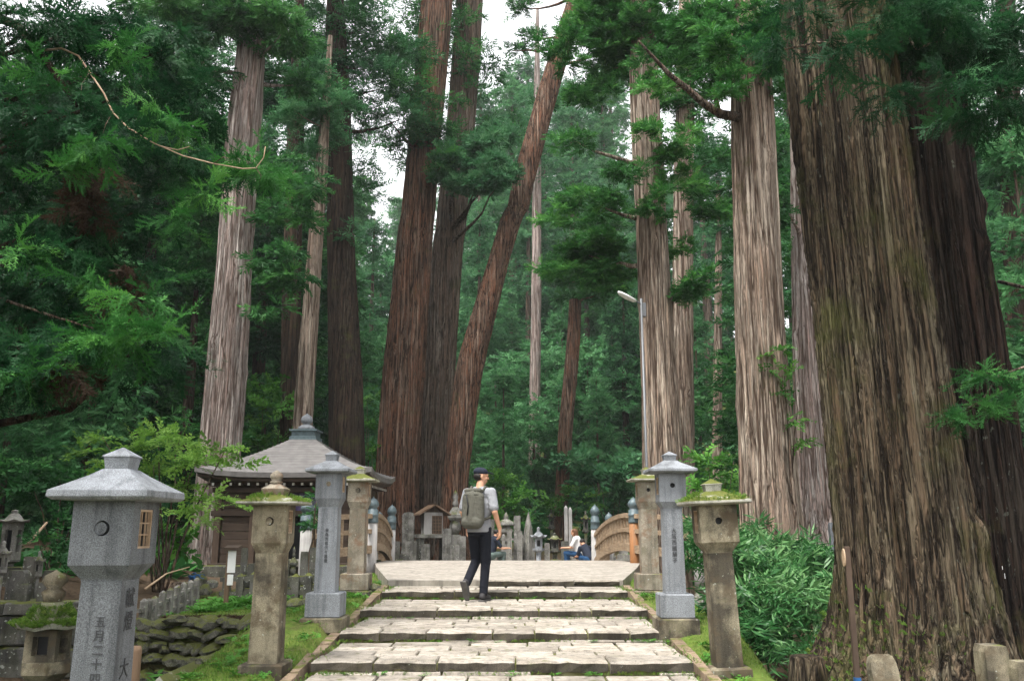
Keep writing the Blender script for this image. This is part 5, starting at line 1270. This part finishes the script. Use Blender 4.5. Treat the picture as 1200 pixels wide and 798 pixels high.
# before the small hall
for i, (px, pt, Y, w, f, lb) in enumerate([(287, 642, 15.2, 7, 'slab', 'small gravestone with stacked caps right of the white sign board'), (303, 645, 15.6, 7, 'gor', 'small stone stupa before the dark hall wall'), (313, 649, 15.0, 7, 'slab', 'dark lichened gravestone behind the brown mossy lantern'),
        (345, 640, 15.4, 7, 'gor', 'lichened stone stupa before the hall doorway'), (357, 646, 15.0, 8, 'slab', 'blocky gravestone left of the grey granite lantern'), (368, 641, 15.6, 8, 'slab', 'small flat-topped gravestone touching the edge of the grey lantern'), (335, 655, 14.7, 8, 'slab', 'short dark gravestone at the right of the brown mossy lantern'), (296, 660, 14.6, 9, 'slab', 'low lichened stone block by the sign post')]):
    (slab_grave if f == 'slab' else gorinto)(px, pt, Y, w, lb, 'grave_dark', **({'round_top': False, 'steps': 2} if f == 'slab' else {}))
paling('low lichened stone fence before the small hall', [gpos(272, 14.2), gpos(318, 14.2)], 'grave_dark', .42, .11, sp=.17, rail_z=(.1, .32))
paling('lichened stone fence left of the grey granite lantern', [gpos(336, 14.1), gpos(378, 14.1)], 'grave_dark', .40, .12, sp=.19, rail_z=(.1, .3))
for i, (px, py, Y, w, h, lb) in enumerate([(345, 690, 12.6, 20, 11, 'large mossy rock left of the grey granite lantern'), (362, 686, 12.9, 16, 10, 'mossy rock touching the base of the grey lantern'), (440, 690, 12.9, 14, 9, 'dark rock at the near left corner of the terrace'), (332, 682, 13.6, 18, 6, 'flat straw-coloured stone on the lawn'),
        (428, 697, 12.4, 12, 6, 'small rock beside the yellowish lantern base'), (818, 680, 12.2, 17, 22, 'pale upright rock behind the grey granite lantern on the right'), (262, 737, 9.9, 26, 7, 'flat pale stone slab on the left bank'), (245, 752, 9.5, 22, 9, 'rounded pale stone at the gully edge'), (228, 762, 9.2, 12, 8, 'small round stone at the gully edge'), (215, 782, 8.6, 20, 8, 'mossy stone low on the left bank'), (240, 786, 8.4, 22, 8, 'stone half sunk in the grass near the lower left lantern')]):
    lone_rock(px, py, Y, w, h, lb, random.choice(ROCK2) if 'pale' in lb or 'round' in lb or 'flat' in lb else None)
# rubble retaining wall
rw_ = empty('retaining_wall', (-4.0, 10.9, -.9), 0, 'rubble retaining wall of mossy rounded stones under the lawn', 'stone wall'); b = rw_.location
for row in range(5):
    x = -4.8 + random.uniform(0, .1)
    while x < -2.85:
        w = random.choice((.05, .07, .09, .12, .15)) * random.uniform(.85, 1.15); z = -1.02 + row * .145 + random.uniform(-.03, .03)
        o = inst(random.choice(ROCK), 'stone', rw_, (x + w - b[0], 10.68 + row * .04 + random.uniform(-.05, .04) - b[1], z + .09 - b[2]), (random.uniform(-.5, .5), random.uniform(-.4, .4), random.uniform(0, 6)), (w * 1.25, .13, random.uniform(.075, .125))); x += w * random.uniform(1.7, 2.0)
st = []; rg = np.random.default_rng(4); n = 1500
P = np.stack([rg.uniform(-4.3, -2.8, n), rg.normal(11.1, .08, n), np.full(n, -.30)], -1); P[:, 2] = ground(P[:, 0], P[:, 1]) + .01
V, F, T = scatter('sasa', P, rdir(n, rg) * (1, 1, .3) + (0, -.4, -.3), rg.uniform(.05, .12, n), rg.uniform(0, 1, n), rg)
tag(link(bpy.data.objects.new('dry_straw', np_mesh('dry_straw', V, F, M['leaf_dead'], {'tint': T}))), 'dry straw lying along the top of the rubble wall', 'straw', kind='stuff')
pa, pb = at(288, 756, 9.9), at(186, 802, 7.9)
tag(MB().tube([pa, pa * .5 + pb * .5, pb], .07, 4, smooth=False).build('mossy_beam', M['moss_roof']), 'mossy square beam edging the gully, lower left', 'beam')
p = at(157, 757, 6.6); o = MB().lathe([(.06, -.9), (.058, p[2] + .75), (.05, p[2] + .78)], n=12).build('wooden_stake', M['brown_wood'], None, (p[0], 6.6, -.78)); tag(o, 'thick wooden stake standing just behind the nearest granite lantern', 'stake')
paling('pale stone fence at the left edge of the lawn', [gpos(143, 11.9), gpos(186, 11.7), gpos(196, 12.0), gpos(249, 14.0)], 'grave', .44, .08, sp=.28, rail_z=(.12, .29))
# sign board on a post
p = at(264, 715, 12.3); sg = empty('sign_post', (p[0], 12.3, G(p[0], 12.3)), 0, 'narrow white sign board on a brown wooden post on the lawn', 'sign')
hz = at(264, 643, 12.3)[2] - sg.location[2]; k_ = msc(680, 12.3)
MB().box((0, 0, hz * .5 - .1), (.055, .055, hz + .1)).build('post', M['brown_wood'], sg)
MB().box((.055, -.04, hz - 14 * k_), (9 * k_, .02, 26 * k_), bev=.003).build('board', M['white'], sg)
MB().box((.05, -.038, hz - 35 * k_), (6.5 * k_, .018, 12 * k_), bev=.003).build('board', M['white'], sg)
MB().add([(-.06, -.1, hz - .02), (.16, -.1, hz - .02), (.16, .06, hz + .0), (-.06, .06, hz), (-.05, -.1, hz + .02), (.15, -.1, hz + .02), (.15, .06, hz + .05), (-.05, .06, hz + .05)], [[3, 2, 1, 0], [4, 5, 6, 7], [0, 1, 5, 4], [1, 2, 6, 5], [2, 3, 7, 6], [3, 0, 4, 7]]).build('little_roof', M['dark_wood'], sg)
# clutter by the left trunk
p = at(231, 672, 15.5)
bm = bmesh.new(); bmesh.ops.create_icosphere(bm, subdivisions=3, radius=.13)
for v in bm.verts: v.co *= 1 + .25 * math.sin(v.co.x * 40) * math.sin(v.co.z * 50 + v.co.y * 30); v.co.z *= .75
me_ = bpy.data.meshes.new('tarpaulin'); bm.to_mesh(me_); bm.free(); me_.materials.append(M['blue_tarp'])
tag(link(bpy.data.objects.new('tarpaulin', me_)), 'crumpled blue tarpaulin bundle beside the left trunk', 'tarpaulin').location = (p[0], 15.5, max(p[2] - .08, G(p[0], 15.5) + .1))
lone_rock(248, 686, 15.0, 17, 9, 'whitish flat boulder left of the white sign', ROCK2[1], zoff=.12); lone_rock(239, 694, 14.4, 20, 10, 'grey boulder under the blue tarpaulin', ROCK[2], zoff=.05)
lone_rock(231, 682, 15.5, 26, 20, 'dark boulder carrying the blue tarpaulin', ROCK[3], zoff=.02)
p = at(214, 690, 14.4); o = MB().lathe([(.2, -.35), (.19, .12), (.17, .16)], n=14).build('tree_stump', M['bark_tan'], None, (p[0], 14.4, p[2] - .05)); tag(o, 'cut brown stump behind the pale stone fence', 'stump')
# left cemetery
small_lantern(66, 667, 9.0, 74, 'squat stone lantern with thick mossy roof and onion finial behind the nearest granite lantern', 'old_stone', roof='moss_roof', frac=(.05, .27, .42, .62, .79), zb=-1.15, jw=1.5)
ml_ = [o for o in COL.objects if o.get('label', '').startswith('squat stone lantern with thick')][0]
rgm = np.random.default_rng(12); n = 1500; a_ = rgm.uniform(0, 6.28, n); t_ = rgm.uniform(.25, 1.0, n) ** .7; wr = 74 * msc(667, 9.0) / 2; Hh = at(66, 667, 9.0)[2] + 1.15
P = np.stack([np.cos(a_) * t_ * wr, np.sin(a_) * t_ * wr, Hh * np.interp(t_, (.12, .3, .62, 1), (.795, .79, .665, .645)) + .0], -1)
V, F, T = scatter('leaf', P, np.stack([np.cos(a_), np.sin(a_), a_ * 0 + .9], -1), rgm.uniform(.03, .07, n), np.clip(rgm.normal(.4, .25, n), 0, 1), rgm, 1.0)
mo = link(bpy.data.objects.new('moss', np_mesh('moss', V, F, M['grass'], {'tint': T})), ml_); mo['kind'] = 'stuff'
wl_ = empty('stone_wall', (-6.6, 10.9, -1.1), 0, 'dark lichened block wall of the cemetery terrace on the left', 'stone wall'); b = wl_.location
for row, (z, h) in enumerate(((-1.35, .36), (-.98, .36), (-.61, .34), (-.26, .17))):
    x = -8.6 + .2 * (row % 2)
    while x < -5.2:
        w = random.uniform(.45, .75); MB().box((0, 0, 0), (w - .012, .34, h - .012), bev=.02, jit=.012).build('block', M['grave_dark'], wl_, (x + w / 2 - b[0], 10.9 + (-.03 if row == 3 else random.uniform(-.012, .012)) - b[1], z + h / 2 - b[2])); x += w
for i, px in enumerate((30, 52)):
    slab_grave(px, 684 - 2 * i, 10.9, 10, ['short capped stone post on the cemetery wall, left of two', 'short capped stone post on the cemetery wall, right of two'][i], 'grave_dark', round_top=False, steps=0, thick=1, zb=-.1)
small_lantern(18, 597, 14.2, 34, 'tall plain stone lantern with a pyramid cap at the left edge', 'grave', zb=.12, frac=(.04, .1, .16, .78, .93))
r_ = slab_grave(20, 664, 14.1, 30, 'broad stone pedestal under the lantern at the left edge', 'grave_dark', round_top=False, steps=0, thick=1)
small_lantern(5, 633, 12.8, 20, 'small stone lantern cut by the left picture edge', 'grave')
small_lantern(47, 645, 13.4, 15, 'small stone lantern with upturned roof beside a stone box', 'grave')
slab_grave(36, 652, 13.3, 12, 'mossy stone box left of the small upturned lantern', 'mossy_rock', round_top=False, steps=1)
slab_grave(60, 668, 12.6, 14, 'low stone block behind the onion finial of the mossy lantern', 'grave_dark', round_top=False, steps=1)
slab_grave(22, 668, 12.2, 20, 'wide low stone above the cemetery wall', 'grave_dark', round_top=False, steps=1)
lone_rock(160, 600, 24, 90, 26, 'large boulder on the dark slope behind the nearest granite lantern', ROCK[1])
pa, pb = at(33, 637, 15.2), at(55, 612, 15.6); tag(MB().tube([pa, pb], [.03, .02], 6).build('fallen_branch', M['pale_wood']), 'bare pale branch leaning on the slope above the cemetery', 'branch')
pa = at(170, 690, 12.6); tag(MB().tube([pa, at(195, 672, 13), at(222, 664, 13.4)], [.018, .012, .008], 6).build('bent_twig', M['pale_wood']), 'long bent bare twig in front of the left trunk', 'branch')

# ------------------------------------------------------------------ foot of the giant trunk
p = at(992, 640, 7.3); z = -.85; k_ = msc(700, 7.3)
wp_ = empty('wooden_post', (p[0], 7.3, z), 0, 'squared wooden post with a round plaque standing against the giant trunk', 'post')
MB().box((0, 0, (p[2] - z) / 2 - .05), (6 * k_, .03, p[2] - z + .1), bev=.004).build('shaft', M['dark_wood_v'], wp_)
MB().lathe([(.06, 0), (.06, .012)], n=20, smooth=False).build('plaque', M['pale_wood'], wp_, (-.024, .0, p[2] - z - .09), rot=(0, R(-90), 0)).scale = (1.2, .5, 1)
MB().box((0, 0, at(992, 796, 7.3)[2] - z), (7 * k_, .038, .035)).build('blue_tie', M['blue_tarp'], wp_)
p = at(945, 768, 7.5); o = MB().lathe([(.19, -.4), (.15, -.1), (.135, -.02), (.125, .0), (.02, .006)], n=16).build('tree_stump', M['bark_giant'], None, (p[0], 7.5, p[2])); tag(o, 'low mossy stump at the left foot of the giant trunk', 'stump')
p = at(1030, 765, 6.9); w = 31 * msc(780, 6.9) / 2; mb = MB(); pr = [(-w, -.5), (w, -.5)] + [(w * math.cos(a), -.12 + (.13 + .02 * math.sin(a * 3)) * math.sin(a)) for a in np.linspace(0, math.pi, 10)]
N = len(pr); mb.add([(x, -.05 + .1 * zz, zz) for x, zz in pr] + [(x, .05 + .1 * zz, zz) for x, zz in pr], [list(range(N)), [N + i for i in range(N)][::-1]] + [[i, N + i, N + (i + 1) % N, (i + 1) % N] for i in range(N)])
tag(mb.build('stone_slab', M['old_stone'], None, (p[0], 6.9, p[2]), rot=(R(-12), 0, 0)), 'brown rounded stone slab leaning at the foot of the giant trunk', 'stone')
r_ = slab_grave(1160, 755, 5.7, 27, 'pale grey gravestone in the lower right corner', 'old_stone', round_top=False, steps=0, thick=1, zb=-.7)
slab_grave(1196, 774, 5.3, 20, 'white-topped carved gravestone cut by the right picture edge', 'old_stone', round_top=False, steps=0, thick=1, zb=-.7)
lone_rock(1172, 795, 5.2, 28, 9, 'rounded grey stone between the two corner gravestones', ROCK2[2], zoff=.02)
for i, (px, py, w, h) in enumerate(((1142, 663, 5, 4), (1144, 672, 8, 6))):
    p = at(px, py, 8.6); s = msc(py, 8.6); S_ = np.array(SP13); cz = p[2]
    cxx, cyy, rr_ = (float(np.interp(cz, S_[:, 2], S_[:, q])) for q in (0, 1, 3))
    S2 = np.array(SP14); cx2, cy2, r2 = (float(np.interp(cz, S2[:, 2], S2[:, q])) for q in (0, 1, 3))
    a = R(-30); 
    o = MB().box((0, 0, 0), (w * s * .9, .004, h * s * .9)).build('paper_note', M['white'], None, (cxx + (rr_ * 1.1 + .03) * math.cos(a), cyy + (rr_ * 1.1 + .03) * math.sin(a), cz), rz=a + R(90)); tag(o, ['smaller upper white paper note pinned on the giant trunk', 'larger lower white paper note pinned on the giant trunk'][i], 'paper note')
slab_grave(977, 612, 16, 12, 'blue-grey stone block glimpsed between the flaking trunk and the giant trunk', 'granite', round_top=False, steps=1)

# ------------------------------------------------------------------ people
def cap_(mb, p0, r0, p1, r1, n=12, sx=1.0):
    p0, p1 = Vector(p0), Vector(p1); d = (p1 - p0); L = d.length; d.normalize()
    a = d.cross(Vector((0, 1, 0))) if abs(d.y) < .9 else d.cross(Vector((1, 0, 0))); a.normalize(); b = d.cross(a); rr = []
    for k in range(5): t = -math.pi / 2 + (math.pi / 2) * (k + .15) / 5; rr.append((p0 + d * r0 * math.sin(t), r0 * math.cos(t)))
    for k in range(5): t = (math.pi / 2) * k / 5.2; rr.append((p1 + d * r1 * math.sin(t), r1 * math.cos(t)))
    mb.rings([[c + (a * math.cos(2 * math.pi * i / n) + b * math.sin(2 * math.pi * i / n)) * r for i in range(n)] for c, r in rr])
def ell(mb, c, r, rot=(0, 0, 0), n=16):
    Mx = Euler(rot).to_matrix(); rr = []
    for k in range(11):
        t = -math.pi / 2 + math.pi * (k + .2) / 10.4
        rr.append([Vector(c) + Mx @ Vector((r[0] * math.cos(t) * math.cos(2 * math.pi * i / n), r[1] * math.cos(t) * math.sin(2 * math.pi * i / n), r[2] * math.sin(t))) for i in range(n)])
    mb.rings(rr)
def fuse(mb, name, mat, parent, vox=.01, smooth=4):
    me = bpy.data.meshes.new('tmp'); me.from_pydata(mb.v, [], mb.f); me.update()
    t = bpy.data.objects.new('tmp', me); COL.objects.link(t)
    md = t.modifiers.new('r', 'REMESH'); md.mode = 'VOXEL'; md.voxel_size = vox; md.use_smooth_shade = True
    ms = t.modifiers.new('s', 'SMOOTH'); ms.factor = .5; ms.iterations = smooth
    m2 = bpy.data.meshes.new_from_object(t.evaluated_get(bpy.context.evaluated_depsgraph_get())); bpy.data.objects.remove(t)
    m2.name = name; m2.materials.clear(); m2.materials.append(mat)
    m2.polygons.foreach_set('use_smooth', [True] * len(m2.polygons))
    return link(bpy.data.objects.new(name, m2), parent)
def m_cloth(name, col):
    t = NT(name); n = t.noise(9, 3, .5, None, 1.4); f = t.noise(260, 2, .5)
    c = t.mix(t.ramp(f, ((.3, 0), (.7, 1))), [q * .85 for q in col], [q * 1.15 for q in col])
    return t.fin(c, .9, t.math('ADD', n, t.math('MULTIPLY', f, .03)), .5, .035, .1)
M['skin'] = m_plain('skin', (.50, .27, .17), .55, .35, .08, 12)
M['tee_grey'] = m_cloth('tee_grey', (.24, .245, .26)); M['denim_black'] = m_cloth('denim_black', (.012, .013, .018))
M['navy'] = m_plain('navy', (.014, .018, .03), .85, .2, .2, 30); M['olive'] = m_cloth('olive', (.088, .086, .070)); M['hair'] = m_plain('hair', (.014, .011, .01), .6)
M['brown_hair'] = m_plain('brown_hair', (.10, .045, .02), .6); M['shoe'] = m_plain('shoe', (.035, .033, .035), .7, .3, .3, 30); M['sole'] = m_plain('sole', (.10, .095, .09), .8)
M['jeans'] = m_plain('jeans', (.02, .055, .12), .85, .1, .25, 30); M['tee_white'] = m_plain('tee_white', (.7, .69, .68), .9, .1, .05); M['trouser_green'] = m_plain('trouser_green', (.09, .12, .11), .85, .1, .2)

def hand(mb, w, d, side, fwd, curl=.5):
    """palm from the wrist w along d with five bent fingers; side = direction across the knuckles (index first), fwd = curl direction"""
    w, d, side, fwd = (Vector(q) for q in (w, d, side, fwd)); d.normalize(); side.normalize(); fwd.normalize()
    for k in (-.6, -.2, .2, .6): cap_(mb, w + side * .028 * k, .015, w + d * .085 + side * .036 * k, .0135, 8)
    for i, (k, L) in enumerate(((.036, .068), (.012, .078), (-.012, .072), (-.034, .056))):
        p = w + d * .085 + side * k; q = p + (d * (1 - curl * .4) + fwd * curl * .6).normalized() * L * .5; e = q + (d * (1 - curl) + fwd * curl * 1.1).normalized() * L * .55
        cap_(mb, p, .0105, q, .0095, 8); cap_(mb, q, .0095, e, .008, 8)
    p = w + d * .03 + side * .03; q = p + (d * .7 + side * .7 + fwd * .3).normalized() * .04; cap_(mb, p, .014, q, .0115, 8); cap_(mb, q, .0115, q + (d * .9 + side * .15 + fwd * .4).normalized() * .032, .009, 8)

def head_parts(mb, c, yaw, pitch=0.0):
    """head centred at c, facing +y before yaw"""
    Mx = Euler((pitch, 0, yaw)).to_matrix(); L = lambda p: Vector(c) + Mx @ Vector(p)
    rot = (pitch, 0, yaw)
    ell(mb, L((0, -.008, .03)), (.077, .096, .088), rot); ell(mb, L((0, .022, -.035)), (.060, .068, .078), rot); ell(mb, L((0, .045, -.082)), (.036, .036, .026), rot)
    ell(mb, L((0, .082, .028)), (.055, .014, .016), rot)
    cap_(mb, L((0, .090, .012)), .009, L((0, .106, -.018)), .014, 8); ell(mb, L((0, .086, -.052)), (.024, .010, .006), rot); ell(mb, L((0, .084, -.062)), (.022, .010, .006), rot)
    for s in (-1, 1):
        ell(mb, L((s * .042, .066, -.02)), (.02, .02, .02), rot); ell(mb, L((s * .078, -.005, -.008)), (.009, .019, .031), rot)
    return L, rot

# the walking man
mp = at(561, 701, 12.0); mz = -.185
man = empty('person', (mp[0], 12.02, mz), R(-24), 'man in grey t-shirt and dark cap with olive backpack walking up the steps', 'person')
B = MB()
RA = [(.185, -.01, 1.43), (.255, -.05, 1.17), (.285, .05, .945)]; LA = [(-.185, -.01, 1.43), (-.245, -.03, 1.17), (-.225, .09, .955)]
RL = [(.085, .0, .93), (.09, .02, .50), (.085, -.035, .09)]; LL = [(-.085, .0, .93), (-.085, .085, .52), (-.085, -.20, .235)]
for s in (RA, LA):
    cap_(B, s[0], .055, s[1], .043); cap_(B, s[1], .042, s[2], .028)
cap_(B, (0, -.01, 1.44), .06, (0, .025, 1.56), .055); ell(B, (0, -.01, 1.25), (.15, .09, .24)); ell(B, (0, 0, .97), (.15, .10, .12))
cap_(B, (-.12, -.01, 1.42), .07, (.12, -.01, 1.42), .07)
for s in (RL, LL): cap_(B, s[0], .085, s[1], .052); cap_(B, s[1], .052, s[2], .036)
hc = (.0, .045, 1.655); L_, hr = head_parts(B, hc, R(-52), R(-6))
hand(B, RA[2], (.03, .10, -1), (-.1, 1, .1), (-1, -.2, 0), .55); hand(B, LA[2], (.02, .15, -1), (.1, 1, .1), (1, -.2, 0), .6)
fuse(B, 'body', M['skin'], man, .006, 3)
T = MB()      # t-shirt
ell(T, (0, -.005, 1.24), (.185, .125, .27)); ell(T, (0, .0, 1.02), (.172, .125, .13)); cap_(T, (-.13, -.012, 1.42), .082, (.13, -.012, 1.42), .082); cap_(T, (-.06, -.01, 1.47), .05, (.06, -.01, 1.47), .05)
for s in (RA, LA):
    e = Vector(s[0]).lerp(Vector(s[1]), .78); cap_(T, s[0], .073, e, .068)
T.lathe([(.165, .90), (.172, .92), (.172, 1.0)], (0, 0, 0), 20)
tee = fuse(T, 't_shirt', M['tee_grey'], man, .009, 5)
T = MB()
ell(T, (0, .0, .93), (.162, .118, .13)); T.lathe([(.15, .86), (.155, 1.0)], (0, 0, 0), 18)
for s in (RL, LL):
    cap_(T, s[0], .098, s[1], .072); e = Vector(s[1]).lerp(Vector(s[2]), .97); cap_(T, s[1], .070, e, .058)
    for q in (.25, .5, .8): ell(T, Vector(s[1]).lerp(Vector(s[2]), q) + Vector((0, -.012, 0)), (.062, .055, .02), (.3 - q, .15, 0))
fuse(T, 'trousers', M['denim_black'], man, .009, 4)
for s, pit, nm in ((RL, 0.0, 'shoe'), (LL, R(-62), 'shoe')):
    a = Vector(s[2]); Mx = Euler((pit, 0, 0)).to_matrix(); P_ = lambda p: a + Mx @ Vector(p)
    S_ = MB(); cap_(S_, P_((0, -.035, -.035)), .042, P_((0, .10, -.045)), .04); cap_(S_, P_((0, .10, -.05)), .042, P_((0, .175, -.055)), .032); cap_(S_, P_((0, -.01, .0)), .05, P_((0, .0, .03)), .047)
    sh = fuse(S_, nm, M['shoe'], man, .008, 3)
    S2 = MB(); S2.rings([[P_((x * 1.03, y, z)) for x, y in ((-.04, -.075), (.04, -.075), (.044, .02), (.048, .12), (.03, .21), (-.02, .215), (-.044, .14), (-.038, .03))] for z in (-.094, -.075)], smooth=False); S2.build('sole', M['sole'], sh)
# cap and hair
C_ = MB(); ell(C_, L_((0, -.014, .064)), (.088, .108, .066), hr); fuse(C_, 'cap', M['navy'], man, .008, 3)
C_ = MB(); ell(C_, L_((0, .118, .062)), (.068, .062, .008), (hr[0] - .12, 0, hr[2])); C_.build('cap_peak', M['navy'], bpy.data.objects[[o.name for o in COL.objects if o.name.startswith('cap') and o.parent is man][-1]])
C_ = MB(); ell(C_, L_((0, -.035, .0)), (.081, .078, .065), hr); fuse(C_, 'hair', M['hair'], man, .008, 2)
# backpack
K = MB(); cap_(K, (-.085, -.20, 1.06), .085, (-.085, -.19, 1.36), .075); cap_(K, (.085, -.20, 1.06), .085, (.085, -.19, 1.36), .075); cap_(K, (-.07, -.22, 1.03), .09, (.07, -.22, 1.03), .09); cap_(K, (-.075, -.19, 1.40), .06, (.075, -.19, 1.40), .06); cap_(K, (0, -.225, 1.08), .09, (0, -.20, 1.38), .08)
bp = fuse(K, 'backpack', M['olive'], man, .01, 4)
K = MB(); cap_(K, (-.10, -.20, 1.455), .036, (.10, -.20, 1.455), .036); cap_(K, (-.09, -.245, 1.40), .02, (.09, -.245, 1.40), .02); fuse(K, 'rolled_top', M['olive'], bp, .01, 2)
for s in (-1, 1):
    K = MB(); K.tube([(s * .10, -.12, 1.44), (s * .105, -.04, 1.515), (s * .115, .05, 1.49), (s * .13, .115, 1.36), (s * .16, .08, 1.20), (s * .175, -.03, 1.10), (s * .12, -.15, 1.06)], .017, 8); K.build('shoulder_strap', M['olive'], bp)
K = MB(); K.tube([(-.06, -.29, 1.40), (-.02, -.31, 1.25), (-.03, -.315, 1.12)], .008, 6); K.build('buckle_strap', M['black'], bp)
MB().lathe([(.034, -.012), (.036, 0), (.034, .012)], LA[2], 14).build('watch', M['black'], man)

def sitter(label, px, py_top, Y, rz, tee, trous, hairm, lean=0.25, seat=.42, long_hair=False, arm=0.5, group=None, yaw=0.0, pitch=-.2, low=0.0):
    p = at(px, py_top, Y); gz = G(p[0], Y); tot = seat + .86 - lean * .25
    r = empty('person', (p[0], Y, p[2] - tot), rz, label, 'person', group)
    hip = Vector((0, -.05, seat)); ch = hip + Vector((0, math.sin(lean) * .46, math.cos(lean) * .46)); nk = ch + Vector((0, math.sin(lean) * .1, math.cos(lean) * .1)); hd_ = nk + Vector((0, .05 + .05 * lean, .12 - lean * .04))
    B = MB(); cap_(B, hip, .12, ch, .11); cap_(B, ch + Vector((-.12, 0, 0)), .06, ch + Vector((.12, 0, 0)), .06); cap_(B, ch, .055, nk + Vector((0, .02, .04)), .05)
    L2, hr2 = head_parts(B, hd_, yaw, pitch)
    arms = []
    for s in (-1, 1):
        sh = ch + Vector((s * .17, 0, 0)); el = sh + Vector((s * .05, .08 + arm * .1, -.25)); wr = el + Vector((-s * .04, .22, -.03 + arm * .05)); arms.append((sh, el))
        cap_(B, sh, .05, el, .04); cap_(B, el, .04, wr, .027); hand(B, wr, wr - el, (-s, 0, .3), (0, 0, -1), .5)
    legs = []
    for s in (-1, 1):
        h = hip + Vector((s * .09, 0, 0)); kn = h + Vector((s * .03, .40, .04)); an = kn + Vector((0, -.05, -.42)); legs.append((h, kn, an)); cap_(B, h, .08, kn, .052); cap_(B, kn, .052, an, .036); cap_(B, an + Vector((0, -.02, -.04)), .04, an + Vector((0, .14, -.05)), .03)
    fuse(B, 'body', M['skin'], r, .013, 2)
    T = MB(); cap_(T, hip + Vector((0, 0, .02)), .15, ch, .135); cap_(T, ch + Vector((-.13, 0, 0)), .078, ch + Vector((.13, 0, 0)), .078)
    for sh, el in arms: cap_(T, sh, .068, sh.lerp(el, .7), .062)
    fuse(T, 't_shirt', M[tee], r, .012, 3)
    T = MB(); cap_(T, hip + Vector((-.05, 0, -.02)), .135, hip + Vector((.05, 0, -.02)), .135)
    for h, kn, an in legs: cap_(T, h, .1, kn, .072); cap_(T, kn, .07, an, .058)
    fuse(T, 'trousers', M[trous], r, .012, 3)
    C_ = MB(); ell(C_, L2((0, -.022, .035)), (.086, .098, .086), hr2)
    if long_hair: cap_(C_, L2((0, -.06, .0)), .075, L2((0, -.06, -.16)), .06); cap_(C_, L2((.05, -.02, .0)), .04, L2((.06, .0, -.16)), .03); cap_(C_, L2((-.05, -.02, .0)), .04, L2((-.06, .0, -.16)), .03)
    fuse(C_, 'hair', M[hairm], r, .01, 2)
    return r
sitter('person in black t-shirt crouching beyond the bridge, just right of the walking man', 577, 619, 27, R(-62), 'navy', 'trouser_green', 'hair', .25, arm=.8, pitch=-.35)
sitter('woman in white t-shirt with brown hair sitting near the right bridge post', 676, 618, 27.6, R(70), 'tee_white', 'jeans', 'brown_hair', .15, long_hair=True, arm=.6)
sitter('person in navy t-shirt and blue jeans bending forward beside the woman in white', 690, 629, 27.0, R(22), 'navy', 'jeans', 'hair', .8, arm=.2, pitch=-.9)

# ------------------------------------------------------------------ air
hz_ = MB(); hz_.box((0, 75, 28), (260, 200, 66)); hzo = hz_.build('haze', bpy.data.materials.new('haze'))
hm = hzo.data.materials[0]; hm.use_nodes = True; hn = hm.node_tree.nodes; hn.remove(hn['Principled BSDF'])
pv = hn.new('ShaderNodeVolumePrincipled'); pv.inputs['Color'].default_value = (.86, .92, .92, 1); pv.inputs['Density'].default_value = .00042
hm.node_tree.links.new(pv.outputs[0], hn['Material Output'].inputs['Volume'])
hzo['kind'] = 'stuff'; hzo['label'] = 'thin pale haze in the wood'; hzo['category'] = 'haze'
